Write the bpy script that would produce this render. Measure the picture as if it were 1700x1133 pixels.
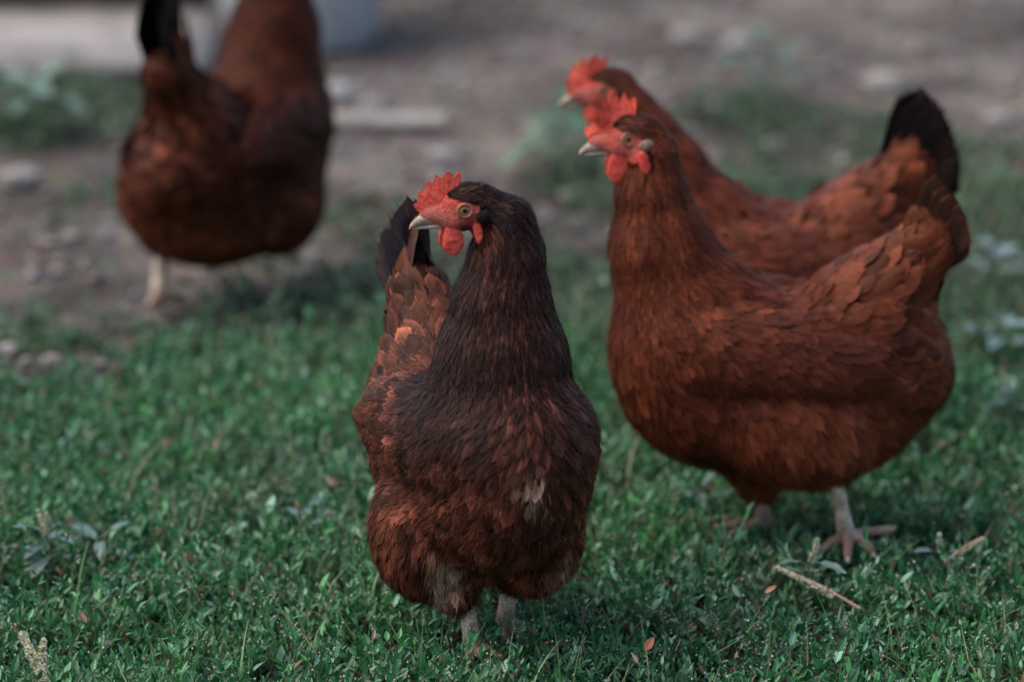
import bpy, math
import numpy as np
from mathutils import Vector, Matrix

for o in list(bpy.data.objects): bpy.data.objects.remove(o)
S = bpy.context.scene
COL = S.collection
RNG = np.random.default_rng(7)

# ---------------------------------------------------------------- camera
CAM_H, PITCH = 1.24, 15.95
cd = bpy.data.cameras.new('camera'); cam = bpy.data.objects.new('camera', cd); COL.objects.link(cam)
cam.location = (0, 0, CAM_H); cam.rotation_euler = (math.radians(90-PITCH), 0, 0)
cd.sensor_width = 36; cd.lens = 135; cd.clip_start = .1; cd.clip_end = 2000
cd.dof.use_dof = True; cd.dof.focus_distance = 3.42; cd.dof.aperture_fstop = 2.9; cd.dof.aperture_blades = 0
S.camera = cam
# ---------------------------------------------------------------- sky and sun
SUN_EL, SUN_ROT = math.radians(58), math.radians(-96)
w = bpy.data.worlds.new('World'); S.world = w; w.use_nodes = True
nt = w.node_tree; bg = nt.nodes['Background']
sky = nt.nodes.new('ShaderNodeTexSky'); sky.sky_type = 'NISHITA'; sky.sun_disc = False
sky.sun_elevation = SUN_EL; sky.sun_rotation = SUN_ROT; sky.dust_density = 3; sky.air_density = 1.0
nt.links.new(sky.outputs[0], bg.inputs[0]); bg.inputs[1].default_value = .15
ld = bpy.data.lights.new('sun', 'SUN'); ld.energy = 1.7; ld.angle = math.radians(60); ld.color = (1, .95, .88)
sun = bpy.data.objects.new('sun', ld); COL.objects.link(sun)
sd = Vector((math.sin(SUN_ROT)*math.cos(SUN_EL), math.cos(SUN_ROT)*math.cos(SUN_EL), math.sin(SUN_EL)))
sun.rotation_euler = sd.to_track_quat('Z', 'Y').to_euler(); sun.location = sd*20
S.view_settings.view_transform = 'Standard'; S.view_settings.look = 'None'
S.view_settings.exposure = 0.74; S.view_settings.gamma = 1
S.cycles.use_denoising = True

# ---------------------------------------------------------------- helpers
def tag(o, label=None, cat=None, group=None, kind=None):
    for k, v in (('label', label), ('category', cat), ('group', group), ('kind', kind)):
        if v: o[k] = v
    return o
def empty(name, loc, rz=0):
    o = bpy.data.objects.new(name, None); COL.objects.link(o); o.location = loc; o.rotation_euler = (0, 0, rz)
    o.empty_display_size = .05; return o
def nrm(v): return v/np.maximum(np.linalg.norm(v, axis=-1, keepdims=True), 1e-9)

def mesh(name, V, F, mat, parent=None, col=None, uv=None, fr=None, smooth=True, mi=None):
    """V (n,3); F (m,k) with k 3 or 4 or a list of such arrays; col (n,3); uv (n,2) per vertex"""
    Fs = F if isinstance(F, list) else [F]
    me = bpy.data.meshes.new(name)
    V = np.asarray(V, np.float32)
    me.vertices.add(len(V)); me.vertices.foreach_set('co', V.ravel())
    loops = np.concatenate([np.asarray(f).ravel() for f in Fs]).astype(np.int32)
    tot = np.concatenate([np.full(len(f), np.asarray(f).shape[1]) for f in Fs]).astype(np.int32)
    st = np.concatenate([[0], np.cumsum(tot)[:-1]]).astype(np.int32)
    me.loops.add(len(loops)); me.loops.foreach_set('vertex_index', loops)
    me.polygons.add(len(tot)); me.polygons.foreach_set('loop_start', st); me.polygons.foreach_set('loop_total', tot)
    for m in (mat if isinstance(mat, list) else [mat]): me.materials.append(m)
    if mi is not None: me.polygons.foreach_set('material_index', np.asarray(mi, np.int32))
    me.update(calc_edges=True)
    me.polygons.foreach_set('use_smooth', np.full(len(tot), smooth))
    if col is not None:
        c = np.ones((len(V), 4), np.float32); c[:, :3] = col
        a = me.attributes.new('Col', 'FLOAT_COLOR', 'POINT'); a.data.foreach_set('color', c.ravel())
    if uv is not None:
        u = me.uv_layers.new(name='UVMap'); u.data.foreach_set('uv', np.asarray(uv, np.float32)[loops].ravel())
    if fr is not None:
        a = me.attributes.new('fr', 'FLOAT', 'POINT'); a.data.foreach_set('value', np.asarray(fr, np.float32).ravel())
    o = bpy.data.objects.new(name, me); COL.objects.link(o)
    if parent: o.parent = parent
    return o

def grid_faces(N, a, b, wrap=False):
    i = np.arange(a-1)[:, None]; j = np.arange(b if wrap else b-1)[None]
    j2 = (j+1) % b
    q = np.stack([i*b+j, i*b+j2, (i+1)*b+j2, (i+1)*b+j], -1).reshape(-1, 4)
    return (q[None]+(np.arange(N)*a*b)[:, None, None]).reshape(-1, 4)

def smoothnoise(P, freq, seed=0, octv=3):
    """cheap sum of sines noise, about -1..1"""
    r = np.random.default_rng(seed); out = 0; amp = 1; tot = 0
    for o in range(octv):
        s = 0
        for k in range(5):
            d = r.normal(size=P.shape[-1]); d /= np.linalg.norm(d)
            s = s+np.sin(P@d*freq*(1.0+.5*r.random())*6.28+r.random()*6.28)
        out = out+amp*s/2.6; tot += amp; amp *= .5; freq *= 2.1
    return out/tot

# ---------------------------------------------------------------- materials
class NT:
    def __init__(s, name):
        s.m = bpy.data.materials.new(name); s.m.use_nodes = True; s.t = s.m.node_tree
        s.b = s.t.nodes['Principled BSDF']; s.out = s.t.nodes['Material Output']
    def n(s, t, **k):
        n = s.t.nodes.new('ShaderNode'+t)
        for a, v in k.items(): setattr(n, a, v)
        return n
    def l(s, a, b): s.t.links.new(a, b)
    def math(s, op, a, b=None):
        n = s.n('Math', operation=op)
        for i, v in enumerate((a, b)):
            if v is None: continue
            if isinstance(v, (int, float)): n.inputs[i].default_value = v
            else: s.l(v, n.inputs[i])
        return n.outputs[0]
    def noise(s, scale, vec=None, detail=3, rough=.55):
        n = s.n('TexNoise'); n.inputs['Scale'].default_value = scale; n.inputs['Detail'].default_value = detail
        n.inputs['Roughness'].default_value = rough
        if vec is not None: s.l(vec, n.inputs['Vector'])
        return n.outputs['Fac']
    def ramp(s, fac, stops):
        n = s.n('ValToRGB'); e = n.color_ramp.elements
        while len(e) < len(stops): e.new(.5)
        for i, (p, c) in enumerate(stops): e[i].position = p; e[i].color = (*c, 1) if len(c) == 3 else c
        s.l(fac, n.inputs[0]); return n.outputs[0]
    def mix(s, fac, a, b, mode='MIX'):
        n = s.n('Mix', data_type='RGBA', blend_type=mode)
        for i, v in ((0, fac), (6, a), (7, b)):
            if isinstance(v, (int, float)): n.inputs[i].default_value = v
            elif isinstance(v, tuple): n.inputs[i].default_value = (*v, 1)
            else: s.l(v, n.inputs[i])
        return n.outputs[2]
    def obj(s): return s.n('TexCoord').outputs['Object']
    def bump(s, h, strength=.3, dist=.001):
        n = s.n('Bump'); n.inputs['Strength'].default_value = strength; n.inputs['Distance'].default_value = dist
        s.l(h, n.inputs['Height']); s.l(n.outputs[0], s.b.inputs['Normal']); return n
    def set(s, **k):
        for a, v in k.items(): s.b.inputs[a.replace('_', ' ')].default_value = v
        return s

def mat_feather():
    m = NT('feather'); m.set(Roughness=.42, Specular_IOR_Level=.17); m.b.inputs['Specular Tint'].default_value = (1, .62, .45, 1)
    at = m.n('Attribute', attribute_name='Col').outputs['Color']
    fr = m.n('Attribute', attribute_name='fr').outputs['Fac']
    uv = m.n('UVMap', uv_map='UVMap').outputs[0]
    sp = m.n('SeparateXYZ'); m.l(uv, sp.inputs[0])
    u = m.math('ABSOLUTE', m.math('SUBTRACT', sp.outputs[0], .5))
    v = m.math('SUBTRACT', sp.outputs[1], m.math('MULTIPLY', u, .75))
    cb = m.n('CombineXYZ'); m.l(m.math('MULTIPLY', v, 26.), cb.inputs[0]); m.l(m.math('MULTIPLY', u, 2.2), cb.inputs[1])
    m.l(m.math('MULTIPLY', fr, 97.), cb.inputs[2])
    st = m.noise(1.6, cb.outputs[0], 3, .65)
    k = m.ramp(st, [(.25, (.5, .5, .5)), (.52, (1, 1, 1)), (.8, (1.55, 1.55, 1.55))])
    c = m.mix(1., at, k, 'MULTIPLY')
    # the shaft: a paler line along the middle
    sh = m.ramp(u, [(.012, (1, 1, 1)), (.03, (0, 0, 0))])
    c2 = m.mix(m.math('MULTIPLY', sh, .28), c, (.20, .09, .055))
    m.l(c2, m.b.inputs['Base Color'])
    m.bump(st, .5, .0012)
    
    tr = m.n('BsdfTranslucent'); m.l(c2, tr.inputs[0]); mx = m.n('MixShader'); mx.inputs[0].default_value = .13
    m.l(m.b.outputs[0], mx.inputs[1]); m.l(tr.outputs[0], mx.inputs[2]); m.l(mx.outputs[0], m.out.inputs[0])
    return m.m
def mat_strand():
    m = NT('down_strand'); m.set(Roughness=.6, Specular_IOR_Level=.05)
    at = m.n('Attribute', attribute_name='Col').outputs['Color']; m.l(at, m.b.inputs['Base Color'])
    tr = m.n('BsdfTranslucent'); m.l(at, tr.inputs[0]); mx = m.n('MixShader'); mx.inputs[0].default_value = .3
    m.l(m.b.outputs[0], mx.inputs[1]); m.l(tr.outputs[0], mx.inputs[2]); m.l(mx.outputs[0], m.out.inputs[0])
    return m.m
def mat_body():
    m = NT('hen_skin'); m.set(Roughness=.5, Specular_IOR_Level=.35)
    at = m.n('Attribute', attribute_name='Col').outputs['Color']
    o = m.obj(); n1 = m.noise(420, o, 4, .7); n2 = m.noise(150, o, 3)
    k = m.ramp(n1, [(.3, (.4, .35, .35)), (.5, (1, 1, 1)), (.75, (1.25, 1.4, 1.4))])
    m.l(m.mix(1., at, k, 'MULTIPLY'), m.b.inputs['Base Color'])
    m.bump(m.math('ADD', n1, n2), 1., .0025)
    m.set(Subsurface_Weight=.08, Subsurface_Scale=.004)
    return m.m
def mat_red(name, c1, c2, scale=260):
    m = NT(name); m.set(Roughness=.42, Specular_IOR_Level=.4, Subsurface_Weight=.25, Subsurface_Scale=.004)
    m.b.inputs['Subsurface Radius'].default_value = (1, .3, .2)
    o = m.obj(); n1 = m.noise(scale, o, 4, .65); n2 = m.noise(90, o, 2)
    fl = m.ramp(m.noise(scale*2.3, o, 2, .8), [(.60, (0, 0, 0)), (.72, (1, 1, 1))])
    m.l(m.mix(m.math('MULTIPLY', fl, .45), m.ramp(m.math('MULTIPLY', m.math('ADD', n1, n2), .5), [(.38, c1), (.62, c2)]), (.80, .36, .26)), m.b.inputs['Base Color'])
    m.bump(n1, .75, .0012); return m.m
def mat_leg(c1, c2, name='scaly_leg'):
    m = NT(name); m.set(Roughness=.5, Specular_IOR_Level=.35)
    o = m.obj(); v = m.n('TexVoronoi', feature='DISTANCE_TO_EDGE'); v.inputs['Scale'].default_value = 230
    mp = m.n('Mapping'); mp.inputs['Scale'].default_value = (1, 1, 1.25); m.l(o, mp.inputs[0]); m.l(mp.outputs[0], v.inputs['Vector'])
    e = m.ramp(v.outputs['Distance'], [(.0, (0, 0, 0)), (.12, (1, 1, 1))])
    n1 = m.noise(60, o, 4)
    c = m.ramp(n1, [(.35, c1), (.6, c2)])
    m.l(m.mix(m.math('SUBTRACT', 1., e), c, tuple(x*.45 for x in c1)), m.b.inputs['Base Color'])
    sp = m.n('SeparateXYZ'); m.l(o, sp.inputs[0]); n3 = m.noise(120, o, 4)
    dz = m.math('ADD', sp.outputs[2], m.math('MULTIPLY', n3, -.035)); dirt = m.ramp(dz, [(.0, (1, 1, 1)), (.014, (0, 0, 0))])
    b0 = m.b.inputs['Base Color'].links[0].from_socket
    m.l(m.mix(m.math('MULTIPLY', dirt, .75), b0, (.16, .085, .05)), m.b.inputs['Base Color'])
    m.bump(e, .5, .0008); return m.m
def mat_simple(name, c1, c2, scale, rough=.5, bump=.3, dist=.001, spec=.4, detail=4):
    m = NT(name); m.set(Roughness=rough, Specular_IOR_Level=spec)
    n1 = m.noise(scale, m.obj(), detail, .6)
    m.l(m.ramp(n1, [(.32, c1), (.68, c2)]), m.b.inputs['Base Color']); m.bump(n1, bump, dist); return m.m
def mat_leaf(name, rough=.38, trans=.22, spec=.45):
    m = NT(name); m.set(Roughness=rough, Specular_IOR_Level=spec)
    at = m.n('Attribute', attribute_name='Col').outputs['Color']; m.l(at, m.b.inputs['Base Color'])
    m.bump(m.noise(300, m.obj(), 2), .3, .0008)
    tr = m.n('BsdfTranslucent'); m.l(at, tr.inputs[0]); mx = m.n('MixShader'); mx.inputs[0].default_value = trans
    m.l(m.b.outputs[0], mx.inputs[1]); m.l(tr.outputs[0], mx.inputs[2]); m.l(mx.outputs[0], m.out.inputs[0])
    return m.m

M_F, M_S, M_B = mat_feather(), mat_strand(), mat_body()
M_RED = mat_red('comb_red', (.66, .045, .026), (.92, .17, .095))
M_WAT = mat_red('wattle_red', (.54, .036, .024), (.80, .115, .070))
M_LEG = mat_leg((.58, .38, .27), (.84, .69, .56))
M_BEAK = mat_simple('horn', (.22, .14, .085), (.50, .41, .33), 90, .35, .15)
M_IRIS = mat_simple('iris', (.30, .17, .02), (.62, .42, .10), 900, .12, 0, spec=.6)
M_PUP = NT('pupil').set(Base_Color=(.004, .004, .004, 1), Roughness=.06).m
M_CLAW = mat_simple('claw', (.35, .25, .18), (.65, .55, .45), 120, .4, .1)
M_LID = mat_red('eyelid_skin', (.26, .07, .05), (.46, .17, .12), 500)
M_TUFT = mat_simple('ear_tuft_dark', (.006, .005, .005), (.022, .014, .012), 500, .8, 1., spec=.08)
M_TUFT2 = mat_simple('ear_tuft_pale', (.08, .035, .02), (.34, .22, .15), 250, .8, .8, spec=.1)
M_LEAF = mat_leaf('leaf')
M_LEAF2 = mat_leaf('broad_leaf', .35, .15, .6)

# ---------------------------------------------------------------- signed distance hens
def rot(yaw=0, pitch=0, roll=0):
    """columns: local axes.  pitch > 0 raises +x"""
    return np.array(Matrix.Rotation(yaw, 3, 'Z') @ Matrix.Rotation(-pitch, 3, 'Y') @ Matrix.Rotation(roll, 3, 'X'))
class El:
    def __init__(s, c, r, R=None, k=.02, flow=(-1, 0, 0), reg='back'):
        s.c = np.array(c, float); s.r = np.array(r, float); s.R = np.eye(3) if R is None else R
        s.k = k; s.flow = nrm(np.array(flow, float)); s.reg = reg
    def d(s, P):
        q = (P-s.c)@s.R; k0 = np.linalg.norm(q/s.r, axis=-1); k1 = np.linalg.norm(q/(s.r*s.r), axis=-1)
        return k0*(k0-1)/np.maximum(k1, 1e-6)
    def bb(s):
        m = s.r.max(); return s.c-m, s.c+m
class Cap:
    def __init__(s, a, b, ra, rb, k=.02, flow=None, reg='neck'):
        s.a = np.array(a, float); s.b = np.array(b, float); s.ra, s.rb, s.k, s.reg = ra, rb, k, reg
        s.flow = nrm(np.array(flow if flow is not None else s.b-s.a, float))
    def d(s, P):
        ab = s.b-s.a; t = np.clip(((P-s.a)@ab)/(ab@ab), 0, 1)
        return np.linalg.norm(P-s.a-t[..., None]*ab, axis=-1)-(s.ra+(s.rb-s.ra)*t)
    def bb(s):
        m = max(s.ra, s.rb); return np.minimum(s.a, s.b)-m, np.maximum(s.a, s.b)+m
def smin(a, b, k):
    h = np.clip(.5+.5*(b-a)/k, 0, 1); h = 1-h
    return a*(1-h)+b*h-k*h*(1-h)

def surface_nets(D, org, h):
    s = D < 0
    n = np.array(D.shape)-1
    P = np.zeros((*n, 3), np.float32); C = np.zeros(tuple(n), np.float32)
    sl = lambda o: tuple(slice(o[i], o[i]+n[i]) for i in range(3))
    cs = [(i, j, k) for i in (0, 1) for j in (0, 1) for k in (0, 1)]
    any_ = np.zeros(tuple(n), bool); all_ = np.ones(tuple(n), bool)
    for c in cs: any_ |= s[sl(c)]; all_ &= s[sl(c)]
    act = any_ & ~all_
    idx = np.argwhere(act)
    Pv = np.zeros((len(idx), 3)); Cv = np.zeros(len(idx))
    for a in cs:
        for ax in range(3):
            if a[ax]: continue
            b = list(a); b[ax] = 1
            ia = idx+a; ib = idx+b
            da = D[ia[:, 0], ia[:, 1], ia[:, 2]]; db = D[ib[:, 0], ib[:, 1], ib[:, 2]]
            m = (da < 0) != (db < 0); t = da[m]/(da[m]-db[m])
            pa = np.array(a, float)+np.zeros((m.sum(), 3)); pa[:, ax] += t
            Pv[m] += pa; Cv[m] += 1
    V = (idx+Pv/Cv[:, None])*h+org
    vid = -np.ones(tuple(n), np.int64); vid[act] = np.arange(len(idx))
    F = []
    for ax in range(3):
        o = [0, 0, 0]; o[ax] = 1
        A = s; sh = tuple(slice(0, -1) if i == ax else slice(1, -1) for i in range(3))
        sh2 = tuple(slice(1, None) if i == ax else slice(1, -1) for i in range(3))
        e = A[sh] != A[sh2]
        q = np.argwhere(e); q = q+[0 if i == ax else 1 for i in range(3)]
        u, v = [(1, 2), (2, 0), (0, 1)][ax]
        du = np.zeros(3, int); du[u] = 1; dv = np.zeros(3, int); dv[v] = 1
        g = lambda z: vid[z[:, 0], z[:, 1], z[:, 2]]
        Q = np.stack([g(q-du-dv), g(q-dv), g(q), g(q-du)], -1)
        ins = A[q[:, 0], q[:, 1], q[:, 2]]
        Q[~ins] = Q[~ins][:, ::-1]
        F.append(Q)
    F = np.concatenate(F); F = F[(F >= 0).all(1)]
    return V, F

REG = ['head', 'neck', 'breast', 'back', 'wing', 'rump', 'tailbase', 'thigh', 'fluff', 'leg']
#            length width pointed lift  spacing
RP = dict(head=(.011, .0042, 1, .0016, .42), neck=(.032, .0058, 1, .0026, .42), breast=(.034, .0160, .15, .0042, .42),
          back=(.034, .0165, .1, .0045, .42), wing=(.034, .0150, .1, .0032, .42), rump=(.044, .028, 0, .007, .44),
          tailbase=(.050, .027, 0, .0065, .42), thigh=(.036, .0130, .6, .007, .42), fluff=(.034, .0120, .7, .007, .45), leg=(.01, .005, 1, .001, 5))
RPA = np.array([RP[r] for r in REG])

class Hen:
    def __init__(s, prims, legs, head, Rh):
        s.pl = prims; s.all = prims+legs; s.head = np.array(head, float); s.Rh = Rh
        s.flow = np.array([p.flow for p in prims]); s.ri = np.array([REG.index(p.reg) for p in prims])
        s.n_legs = len(legs); s.legs = legs
    def sdf(s, P, pr=None):
        pr = pr or s.pl; d = pr[0].d(P)
        for p in pr[1:]: d = smin(d, p.d(P), p.k)
        return d
    def grad(s, P, pr=None, e=.0012):
        g = np.stack([s.sdf(P+np.eye(3)[i]*e, pr)-s.sdf(P-np.eye(3)[i]*e, pr) for i in range(3)], -1)
        return nrm(g)
    def weights(s, P, beta=110):
        d = np.stack([p.d(P) for p in s.pl], -1)
        w = np.exp(-beta*(d-d.min(-1, keepdims=True))); return w/w.sum(-1, keepdims=True)
    def flowat(s, P):
        return nrm(s.weights(P)@s.flow)
    def regw(s, P):
        w = s.weights(P); R = np.zeros((len(P), len(REG)))
        for i, r in enumerate(s.ri): R[:, r] += w[:, i]
        return R
    def build_mesh(s, h):
        lo = np.min([p.bb()[0] for p in s.all], 0)-.02; hi = np.max([p.bb()[1] for p in s.all], 0)+.02
        n = np.ceil((hi-lo)/h).astype(int)
        D = np.full(tuple(n), .05, np.float32)
        for p in s.all:
            a, b = p.bb(); m = max(p.k, .006)+.004
            i0 = np.maximum(((a-m-lo)/h).astype(int), 0); i1 = np.minimum(((b+m-lo)/h).astype(int)+2, n)
            ax = [lo[i]+np.arange(i0[i], i1[i])*h for i in range(3)]
            G = np.stack(np.meshgrid(*ax, indexing='ij'), -1)
            sl = tuple(slice(i0[i], i1[i]) for i in range(3))
            D[sl] = smin(D[sl], p.d(G), p.k)
        V, F = surface_nets(D, lo, h)
        for it in range(2):
            d = s.sdf(V, s.all); g = s.grad(V, s.all); V = V-g*np.clip(d, -h, h)[:, None]
        return V, F
    def hl(s, P): return (P-s.head)@s.Rh          # to head coordinates (x to beak, z up)
    def hw(s, Q): return np.asarray(Q)@s.Rh.T+s.head
    def face(s, P, ear=True):
        q = s.hl(P); x, y, z = q[..., 0], q[..., 1], q[..., 2]
        top = np.where(x > .014, .03, .0085+np.clip(x, 0, .03)*.1)
        m = (x > -.0125-.25*np.clip(-z-.006, 0, 1)) & (z < top) & (z > -.0235+.25*np.clip(-x, 0, 1)) & (x < .06) & (np.abs(y) < .03)
        if ear: m |= (((x+.0155)/.0070)**2+((z+.0150)/.0160)**2 < 1) & (np.abs(y) > .006) & (np.abs(y) < .045)
        m |= (x > .014) & (z > -.024) & (np.abs(y) < .03)
        return m

def head_prims(H, Rh):
    T = lambda q: np.array(H)+Rh@np.array(q)
    b = Rh@np.array([-1, 0, -.15])
    return [El(T((-.008, 0, .002)), (.0265, .0160, .0185), Rh, .006, b, 'head'),
            El(T((.004, 0, -.0105)), (.0195, .0128, .0120), Rh, .006, b, 'head'),
            El(T((.022, 0, -.0062)), (.0155, .0078, .0088), Rh, .006, b, 'head')]

def leg_prims(hock, ankle, toes, r=.0078, top=None):
    """hock, ankle points; toes: list of point lists from the ankle outward"""
    P = []
    if top is not None: P.append(Cap(top, hock, r*1.8, r*1.1, .01, reg='leg'))
    hk, an = np.array(hock), np.array(ankle)
    mid = hk*.5+an*.5
    P += [Cap(hk, mid, r*1.12, r*.82, .004, reg='leg'), Cap(mid, an, r*.82, r*1.12, .004, reg='leg')]
    for t in toes:
        rr = r*.72; a = an
        for i, q in enumerate(t):
            q = np.array(q, float); P.append(Cap(a, q, rr, rr*.86, .0035, reg='leg')); a = q; rr *= .86
    return P

# ---------------------------------------------------------------- feathers
def sample(h, V, F, rng, dens=1.0, keep=None):
    """variable-radius dart throwing over the plumage surface"""
    T = np.concatenate([F[:, [0, 1, 2]], F[:, [0, 2, 3]]]); A = V[T]
    ar = .5*np.linalg.norm(np.cross(A[:, 1]-A[:, 0], A[:, 2]-A[:, 0]), axis=1)
    N = int(ar.sum()*6e5*dens); i = rng.choice(len(T), N, p=ar/ar.sum())
    u = rng.random((N, 2)); m = u.sum(1) > 1; u[m] = 1-u[m]
    P = A[i, 0]+u[:, :1]*(A[i, 1]-A[i, 0])+u[:, 1:]*(A[i, 2]-A[i, 0])
    ok = h.sdf(P) < .0015
    ok &= ~h.face(P)
    if keep is not None: ok &= keep(P)
    P = P[ok]; R = h.regw(P)@RPA; rad = R[:, 1]*R[:, 4]/math.sqrt(dens)
    cell = .012; from collections import defaultdict
    G = defaultdict(list); out = []
    C = np.floor(P/cell).astype(int)
    for k in range(len(P)):
        c = C[k]; p = P[k]; r = rad[k]; bad = False
        for dx in (-1, 0, 1):
            for dy in (-1, 0, 1):
                for dz in (-1, 0, 1):
                    for (q, rq) in G.get((c[0]+dx, c[1]+dy, c[2]+dz), ()):
                        if (p[0]-q[0])**2+(p[1]-q[1])**2+(p[2]-q[2])**2 < min(r, rq)**2: bad = True; break
                    if bad: break
                if bad: break
            if bad: break
        if not bad: G[tuple(c)].append((p, r)); out.append(k)
    return P[out]

def march(h, P, L, D0, l0, l1, nv, stiff=.5, grav=0.0, hug=.8):
    pts = [P]; nn = []; p = P.copy(); d = D0.copy(); ds = (L/nv)[:, None]
    g = h.grad(p); p = p+g*l0[:, None]; pts[0] = p; nn.append(g); dirs = [d]
    for i in range(nv):
        t = (i+1)/nv
        fl = h.flowat(p); fl = nrm(fl-g*(fl*g).sum(1, keepdims=True))
        d = nrm(d*stiff+fl*(1-stiff)+np.array([0, 0, -grav]))
        p = p+d*ds; g2 = h.grad(p); sd_ = h.sdf(p); tgt = l0+(l1-l0)*t
        err = tgt-sd_; mv = np.where(err > 0, err, err*hug)
        p = p+g2*mv[:, None]; g = nrm(g*.3+g2*.7)
        d = nrm(p-pts[-1]); pts.append(p); nn.append(g); dirs.append(d)
    return np.stack(pts, 1), np.stack(nn, 1), np.stack(dirs, 1)

def width_profile(t, pointed):
    a = .4+.6*np.sin(np.pi/2*np.clip(t/.5, 0, 1))
    blunt = np.sqrt(np.clip(1-(np.clip(t-.78, 0, 1)/.22)**2.2, 0, 1))*(.75+.25*t)
    rnd = np.sqrt(np.clip(1-(np.clip(t-.58, 0, 1)/.42)**2.2, 0, 1))
    pt = np.clip(1-(np.clip(t-.3, 0, 1)/.7)**1.7, 0, 1)
    return np.where(pointed < -.5, (.45+.55*np.sin(np.pi/2*np.clip(t/.7, 0, 1)))*blunt, a*(rnd*(1-pointed)+pt*pointed))

def feather_mesh(X, Nn, Dr, W, pointed, colA, colB, rng, nu=5, camber=.18, edge=None):
    """colA colour of the middle, colB colour of the margin and tip: (N,3)"""
    N, nv, _ = X.shape
    t = np.linspace(0, 1, nv)[None]
    w = width_profile(t, pointed[:, None])*W[:, None]*.5
    side = nrm(np.cross(Nn, Dr))
    roll = rng.normal(0, .16, (N, 1, 1)); side = nrm(side*np.cos(roll)+Nn*np.sin(roll))
    u = np.linspace(-1, 1, nu)
    V = X[:, :, None]+side[:, :, None]*(w[..., None]*u)[..., None]
    V -= Nn[:, :, None]*(camber*w[..., None]*u**2)[..., None]
    V += Dr[:, :, None]*(-.25*w[..., None]*u**2*(t[..., None] > .7))[..., None]
    m = np.clip(np.abs(u)[None, None]**2*.8+np.clip((t[..., None]-.55)/.45, 0, 1)**1.5, 0, 1)
    if edge is not None: m = m*edge[:, None, None]
    C = colA[:, None, None]*(1-m[..., None])+colB[:, None, None]*m[..., None]
    UV = np.stack(np.broadcast_arrays(u[None, None]*.5+.5, t[..., None]), -1)+np.zeros((N, 1, 1, 1))
    fr = np.broadcast_to(rng.random(N)[:, None, None], (N, nv, nu))
    return V.reshape(-1, 3), grid_faces(N, nv, nu), C.reshape(-1, 3), UV.reshape(-1, 2), fr.reshape(-1)

def ribbons(X, side, W, col):
    """X (N,k,3) strand centre lines, tapered"""
    N, k, _ = X.shape; tp = np.linspace(1, .12, k)[None, :, None]
    V = np.stack([X-side*W[:, None, None]*tp, X+side*W[:, None, None]*tp], 2)
    C = np.broadcast_to(col[:, None, None], (N, k, 2, 3))
    return V.reshape(-1, 3), grid_faces(N, k, 2), C.reshape(-1, 3)

def tip_barbs(X, Nn, Dr, W, pointed, col, rng, nb):
    """hair-fine barbs that fray the end of each feather"""
    N, nv, _ = X.shape
    i = np.repeat(np.arange(N), nb); t0 = rng.uniform(.35, .93, len(i)); u = rng.uniform(-.95, .95, len(i))
    f = t0*(nv-1); a = f.astype(int); fr = (f-a)[:, None]
    P = X[i, a]*(1-fr)+X[i, np.minimum(a+1, nv-1)]*fr
    n = Nn[i, a]; d = Dr[i, a]; s = nrm(np.cross(n, d))
    w = width_profile(t0, pointed[i])*W[i]*.5
    P = P+s*(w*u)[:, None]+n*.0005
    L = (np.minimum(W[i], .013)*rng.uniform(.35, .8, len(i)))[:, None]
    dd = nrm(d+s*(u*.55)[:, None]+n*rng.uniform(-.04, .14, len(i))[:, None])
    X2 = np.stack([P, P+dd*L*.5, P+nrm(dd*2+d)*L], 1)
    return ribbons(X2, np.repeat(s[:, None], 3, 1), rng.uniform(.0002, .00048, len(i)), col[i]*rng.uniform(.6, 1.3, (len(i), 1)))

class Acc:
    def __init__(s): s.v = []; s.f = []; s.c = []; s.u = []; s.r = []; s.n = 0
    def add(s, V, F, C, U=None, R=None):
        s.v.append(V); s.f.append(F+s.n); s.n += len(V); s.c.append(C)
        s.u.append(U if U is not None else np.full((len(V), 2), .8)); s.r.append(R if R is not None else np.zeros(len(V)))
    def build(s, name, mat, parent):
        if not s.n: return None
        return mesh(name, np.concatenate(s.v), np.concatenate(s.f), mat, parent, np.concatenate(s.c), np.concatenate(s.u), np.concatenate(s.r))

def big_feathers(specs, rng, acc, nu=7, nv=14):
    """specs: (root, direction, face normal, length, width, bend, colA, colB) -- large tail / wing feathers"""
    for (r, d, n, L, W, bend, cA, cB) in specs:
        d = nrm(np.array(d, float)); n = np.array(n, float); n = nrm(n-d*(n@d)); s = np.cross(n, d)
        t = np.linspace(0, 1, nv)[:, None]
        X = np.array(r)+d*t*L+n*(bend[0]*t*t*L)+s*(bend[1]*t*t*L)
        Dr = np.gradient(X, axis=0); Dr = nrm(Dr); N = nrm(np.repeat(n[None], nv, 0)-Dr*(Dr@n)[:, None])
        V, F, C, U, R = feather_mesh(X[None], N[None], Dr[None], np.array([W]), np.array([-1.]), np.array([cA]), np.array([cB]), rng, nu, .12)
        Vr = V.reshape(nv, nu, 3); uu = np.linspace(-1, 1, nu)
        fr_ = (rng.normal(0, .018, (nv, nu))*np.abs(uu)[None]**1.5)*L; Vr += Dr[:, None]*fr_[..., None]
        acc.add(Vr.reshape(-1, 3), F, C, U, R)
        acc.add(*tip_barbs(X[None], N[None], Dr[None], np.array([W]), np.array([-1.]), np.array([cB]), rng, 70))

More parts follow.
